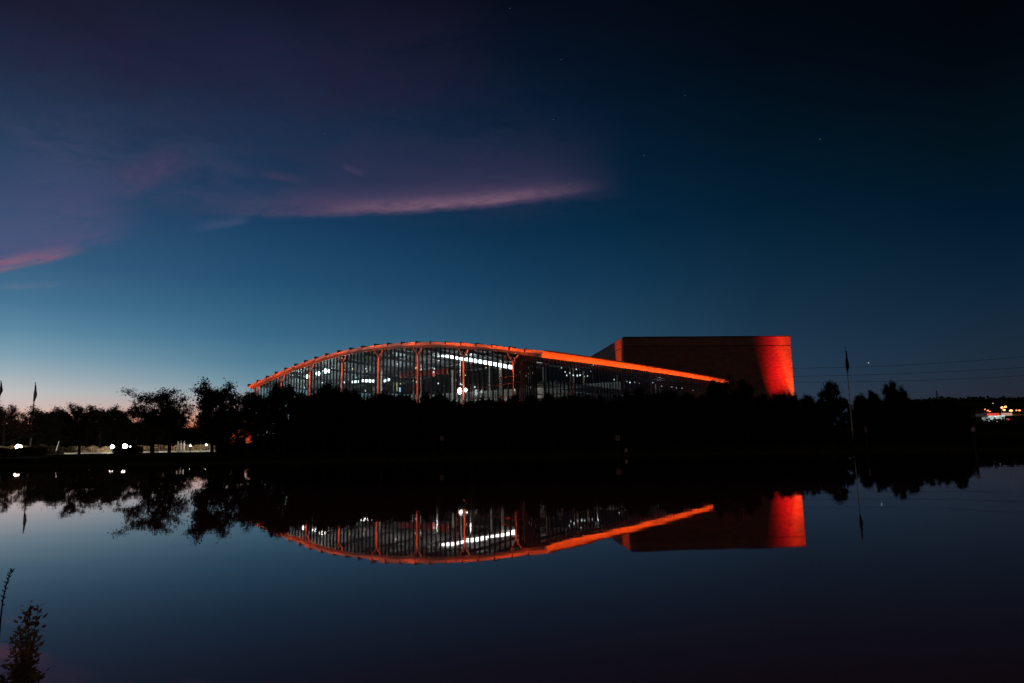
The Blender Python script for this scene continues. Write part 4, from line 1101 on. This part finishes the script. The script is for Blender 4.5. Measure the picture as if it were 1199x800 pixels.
# street lamps
def street_lamp(px, py, D, r, col, s_, label, group='orange street lamps near the filling station'):
    c = on(px, py, D); z0 = gz(c.x, D); hh = max(c.z - z0, 3)
    e = empty('street_lamp', (c.x, D, c.z - hh), label, 'street lamp', group)
    MB().tube([(0, .6, -.3), (0, .6, hh + .2), (0, .2, hh + .5), (0, 0, hh + r)], .09, 8).build('pole', m_dark, e, True)
    MB().lathe((0, 0, hh), [(r * .6, -r * .5), (r, 0), (r * .7, r * .6), (r * .2, r * .8)], 12).build('lamp_head', emat('street_lamp_%d_%d' % (int(col[1] * 100), int(s_)), col, s_ * .5), e, True)
OR2 = (1, .24, .07)
for px, py, r, s_, lb in ((1173.2, 477.5, .62, 7, 'orange street lamp topmost left of the bright trio'), (1177.3, 476.6, .6, 7, 'orange street lamp topmost right of the bright trio'), (1175.8, 480.2, .6, 7, 'orange street lamp lowest of the bright trio'),
                      (1183.8, 481.2, .8, 7, 'large orange street lamp right of the bright trio'), (1190.2, 480.7, .4, 5, 'small orange street lamp, left one of the rightmost pair'), (1193.8, 480.8, .5, 6, 'small orange street lamp, right one of the rightmost pair'),
                      (1153.3, 479.6, .36, 4, 'small orange street lamp leftmost above the canopy'), (1156.6, 481, .44, 5, 'small orange street lamp second from left above the canopy'), (1159, 482, .36, 4, 'small orange street lamp third from left above the canopy')):
    street_lamp(px, py, 330, r, OR2, s_, lb)
street_lamp(1162.6, 472.4, 420, .38, (1, .8, .7), 1.2, 'faint white street lamp on the hillside', 'scattered faint lamps on the hillside')
street_lamp(1129.5, 480.5, 300, .3, (1, .7, .4), .6, 'very dim lamp left of the filling station', 'scattered faint lamps on the hillside')
street_lamp(1090.6, 472.2, 300, .3, (1, .25, .08), 1.0, 'dim red-orange lamp above the tree belt', 'scattered faint lamps on the hillside')
ptlight(on(1176, 479, 326), (1, .35, .1), 5000, .5, 'town_light')
# house on the ridge
c = on(1140, 470.5, 640)
e = empty('house', c, 'tiny pale house on the hill skyline', 'house')
MB().box((0, 0, .8), (5, 6, 3.4)).build('wall', mat('pale_render', (.6, .58, .56), .8), e)
mb = MB(); mb.v = [(-3, -3.5, 2.5), (3, -3.5, 2.5), (3, 3.5, 2.5), (-3, 3.5, 2.5), (-3, 0, 4.6), (3, 0, 4.6)]; mb.f = [(0, 1, 5, 4), (2, 3, 4, 5), (0, 4, 3), (1, 2, 5), (0, 3, 2, 1)]
mb.build('roof', m_dark, e)
for k in (-1.3, 1.3): MB().box((k, -3.03, 1), (.9, .08, 1.1)).build('window', mat('car_window', (.02, .02, .025), .1), e)
# mast
P = on(1097.5, 466, 420); z0 = P.z - 8; T_ = on(1096.5, 457.5, 420)
e = empty('lattice_mast', (P.x, 420, z0), 'thin dark mast sticking out of the tree line at right', 'mast')
mb = MB()
hh = T_.z - z0
for sx_, sy_ in ((-1, -1), (1, -1), (1, 1), (-1, 1)): mb.tube([(sx_ * 1.2, sy_ * 1.2, 0), (sx_ * .15, sy_ * .15, hh)], .09, 4)
for k in range(8):
    z = hh * k / 8; z2 = hh * (k + 1) / 8; w1 = 1.2 - 1.05 * k / 8; w2 = 1.2 - 1.05 * (k + 1) / 8
    for s_ in (-1, 1): mb.tube([(-w1, s_ * w1, z), (w2, s_ * w2, z2)], .06, 4); mb.tube([(w1, s_ * w1, z), (-w2, s_ * w2, z2)], .06, 4)
mb.build('lattice', m_dark, e); MB().tube([(0, 0, hh - .2), (0, 0, hh + 1.5)], .05, 5).build('antenna', m_dark, e)
# pale boulder at right shore
c = on(1168.5, 521.5, 62)
r = random.Random(5); bm = bmesh.new(); bmesh.ops.create_icosphere(bm, subdivisions=3, radius=.5)
for v in bm.verts: v.co *= 1 + .13 * math.sin(v.co.x * 7 + 1) * math.cos(v.co.y * 6) + r.uniform(-.02, .02); v.co.z *= .45; v.co.x *= .9
me = bpy.data.meshes.new('boulder'); bm.to_mesh(me); bm.free(); me.materials.append(mat('pale_stone', (.4, .38, .36), .85, nscale=4, namt=.3, bump=.5))
o = bpy.data.objects.new('boulder', me); C.objects.link(o); o.location = (c.x, 62, gz(c.x, 62) + .12); tag(o, 'low pale boulder on the dark right bank', 'boulder')

# wooded hill skyline: foliage clumps as stuff
rs = np.random.RandomState(4); cen = []
for _ in range(2600):
    x = rs.uniform(300, 1500); y = rs.uniform(600, 760); 
    if x / y < .5: continue
    cen.append((x, y, gz(x, y) + rs.uniform(0, 3.0)))
for _ in range(1600):
    y = rs.uniform(150, 560); x = y * rs.uniform(.56, 1.1)
    cen.append((x, y, gz(x, y) + rs.uniform(0, 1.0)))
cen = np.array(cen); V = []; 
ctr = np.repeat(cen, 14, 0); sz = np.where(ctr[:, 1:2] > 590, 2.4, .7); ctr = ctr + rs.normal(size=ctr.shape) * sz * np.array([1, 1, .55])
u = rs.normal(size=ctr.shape); u /= np.linalg.norm(u, axis=1)[:, None]; v = rs.normal(size=ctr.shape); v -= u * (u * v).sum(1)[:, None]; v /= np.linalg.norm(v, axis=1)[:, None]
s = np.where(ctr[:, 1:2] > 590, 1.3, .4)
V = np.stack([ctr - u * s, ctr + v * s, ctr + u * s, ctr - v * s], 1).reshape(-1, 3)
me = bpy.data.meshes.new('far_wood'); me.from_pydata(V.tolist(), [], np.arange(len(V)).reshape(-1, 4).tolist()); me.materials.append(m_leafA)
o = bpy.data.objects.new('far_wood', me); C.objects.link(o); tag(o, 'dark wood covering the far hill', 'wood', kind='stuff')
# bank grass along the far shore
rs = np.random.RandomState(9); n_ = 42000
xx = rs.uniform(-62, 75, n_); dd = rs.uniform(.2, 10, n_) ** 1.0; V = []
sh = np.array([shore(x) for x in xx]); yy = sh + dd; zz = np.array([gz(a, b) for a, b in zip(xx, yy)])
hh = .12 + .3 * rs.rand(n_) ** 2 + .12 * (dd < 1.5); ang = rs.rand(n_) * 6.28; wd = .015 + .02 * rs.rand(n_)
dx = np.cos(ang) * wd; dy = np.sin(ang) * wd; lx = rs.normal(0, .08, n_); ly = rs.normal(0, .08, n_)
V = np.stack([np.stack([xx - dx, yy - dy, zz - .02], 1), np.stack([xx + dx, yy + dy, zz - .02], 1), np.stack([xx + lx, yy + ly, zz + hh], 1)], 1).reshape(-1, 3)
me = bpy.data.meshes.new('bank_grass'); me.from_pydata(V.tolist(), [], np.arange(len(V)).reshape(-1, 3).tolist()); me.materials.append(leafmat('bank_grass', (.04, .045, .02)))
o = bpy.data.objects.new('bank_grass', me); C.objects.link(o); tag(o, 'dark rough grass along the far bank', 'grass', kind='stuff')

rs = np.random.RandomState(19); n_ = 9000  # reeds put in to screen the lawn lamps' reflections in the pond
xx = rs.uniform(-60, -12, n_); dd = rs.uniform(.3, 2.6, n_); yy = np.array([shore(x) for x in xx]) + dd
zz = np.array([gz(a, b) for a, b in zip(xx, yy)]); hh = (.45 + .4 * rs.rand(n_)) * (.75 + .25 * np.sin(xx * .9) * np.sin(xx * .31 + 1)); ang = rs.rand(n_) * 6.28; wd = .008 + .01 * rs.rand(n_)
dx = np.cos(ang) * wd; dy = np.sin(ang) * wd; lx = rs.normal(0, .1, n_); ly = rs.normal(0, .1, n_)
V = np.stack([np.stack([xx - dx, yy - dy, zz - .05], 1), np.stack([xx + dx, yy + dy, zz - .05], 1), np.stack([xx + lx, yy + ly, zz + hh], 1)], 1).reshape(-1, 3)
me = bpy.data.meshes.new('reeds'); me.from_pydata(V.tolist(), [], np.arange(len(V)).reshape(-1, 3).tolist()); me.materials.append(leafmat('reed_leaves', (.04, .04, .02)))
o = bpy.data.objects.new('reeds', me); C.objects.link(o); tag(o, 'dark reeds added along the left shore to break up the lamp reflections', 'reeds', kind='stuff')

# ------------------------------------------------------------------ foreground plant and catkin stem
m_fl = leafmat('autumn_leaves', (.46, .32, .15), .45); m_fr = leafmat('red_top_leaves', (.36, .14, .08), .45)
def fore_plant():
    r = random.Random(12); D = 2.6
    top = at(36, 708, D); base = Vector((gx(14, D, .25) , D, gz(0, D) - .02))
    e = empty('leafy_plant', base, 'leafy reddish-brown plant in the bottom left foreground', 'plant')
    st = MB(); lv_ = MB(); rd = MB()
    t_ = top - base
    stems = [([Vector((0, 0, 0)), t_ * .35 + Vector((-.01, 0, 0)), t_ * .7 + Vector((.0, 0, 0)), t_], 1)]
    for tx, ty in ((31, 716), (45, 710), (23, 732), (42, 738), (18, 744), (19, 765), (38, 764), (14, 780), (27, 760), (46, 794), (2, 790), (33, 780)):
        q = at(tx, ty, D + r.uniform(-.12, .12)) - base; j = t_ * r.uniform(.3, .55)
        stems.append(([j, j.lerp(q, .5) + Vector((r.uniform(-.01, .01), 0, .015)), q], .7))
    def leaf(mb, p, d, L_, wd):
        d = d.normalized(); s_ = d.cross(Vector((r.uniform(-1, 1), r.uniform(-1, 1), .6))).normalized(); nn = d.cross(s_)
        b0 = len(mb.v)
        mb.v += [tuple(p), tuple(p + d * L_ * .35 + s_ * wd), tuple(p + d * L_ + nn * L_ * .12), tuple(p + d * L_ * .35 - s_ * wd), tuple(p + d * L_ * .45 + nn * L_ * .1)]
        mb.f += [(b0, b0 + 1, b0 + 4), (b0 + 1, b0 + 2, b0 + 4), (b0 + 2, b0 + 3, b0 + 4), (b0 + 3, b0, b0 + 4)]
    for pts, k in stems:
        st.tube(pts, [.0035 * k] + [.0025 * k] * (len(pts) - 2) + [.001], 6)
        n = 105 if k == 1 else 46
        for i in range(n):
            f = (i + .5) / n * .98 + .02; f = f if k == 1 else .25 + .75 * f
            g_ = f * (len(pts) - 1); a = min(len(pts) - 2, int(g_)); p = pts[a].lerp(pts[a + 1], g_ - a)
            ang = i * 2.4; d = Vector((math.cos(ang), math.sin(ang), r.uniform(.2, 1.0)))
            # leaf cluster
            L_ = r.uniform(.012, .026); tgt = rd if (p.z > t_.z - .06) else lv_
            pd = p + d.normalized() * r.uniform(.0, .03); leaf(tgt, pd, d + rv(r) * .4, L_, L_ * .3)
            if r.random() < .9: leaf(tgt, p, rv(r) + Vector((0, 0, .4)), L_, L_ * .3)
    st.build('stem', m_bark, e); lv_.build('leaves', m_fl, e); rd.build('red_leaves', m_fr, e)
fore_plant()
D = 2.4
pts = [at(x, y, D) for x, y in ((-14, 900), (-6, 800), (-1, 745), (1, 722), (3.5, 702), (7, 686), (11, 674), (14.5, 668))]
base = Vector((pts[0].x - .02, D, gz(0, D))); pts = [base] + pts
e = empty('grass_stem', base, 'single thin curved grass stem rising at the left edge', 'grass stem')
MB().tube([p_ - base for p_ in pts], [.004, .003, .003, .0028, .0026, .0022, .002, .0016, .001], 6).build('stalk', m_bark, e)
sd = MB(); r = random.Random(3)
for i in range(26):
    f = 4.6 + 3.4 * i / 25; a = int(min(7, f)); p_ = (pts[a].lerp(pts[min(8, a + 1)], f - a)) - base
    d = (Vector((math.cos(i * 2.4), math.sin(i * 2.4), .9))).normalized(); sd.tube([p_, p_ + d * .006, p_ + d * .012], [.001, .0022, .0006], 5)
sd.build('seed_head', m_bark, e)

# ------------------------------------------------------------------ render settings
sc.view_settings.view_transform = 'Standard'; sc.view_settings.look = 'None'; sc.view_settings.exposure = 0; sc.view_settings.gamma = 1
sc.cycles.use_denoising = True
sc.cycles.max_bounces = 8; sc.cycles.transparent_max_bounces = 16; sc.cycles.sample_clamp_indirect = 4
sc.cycles.use_light_tree = True
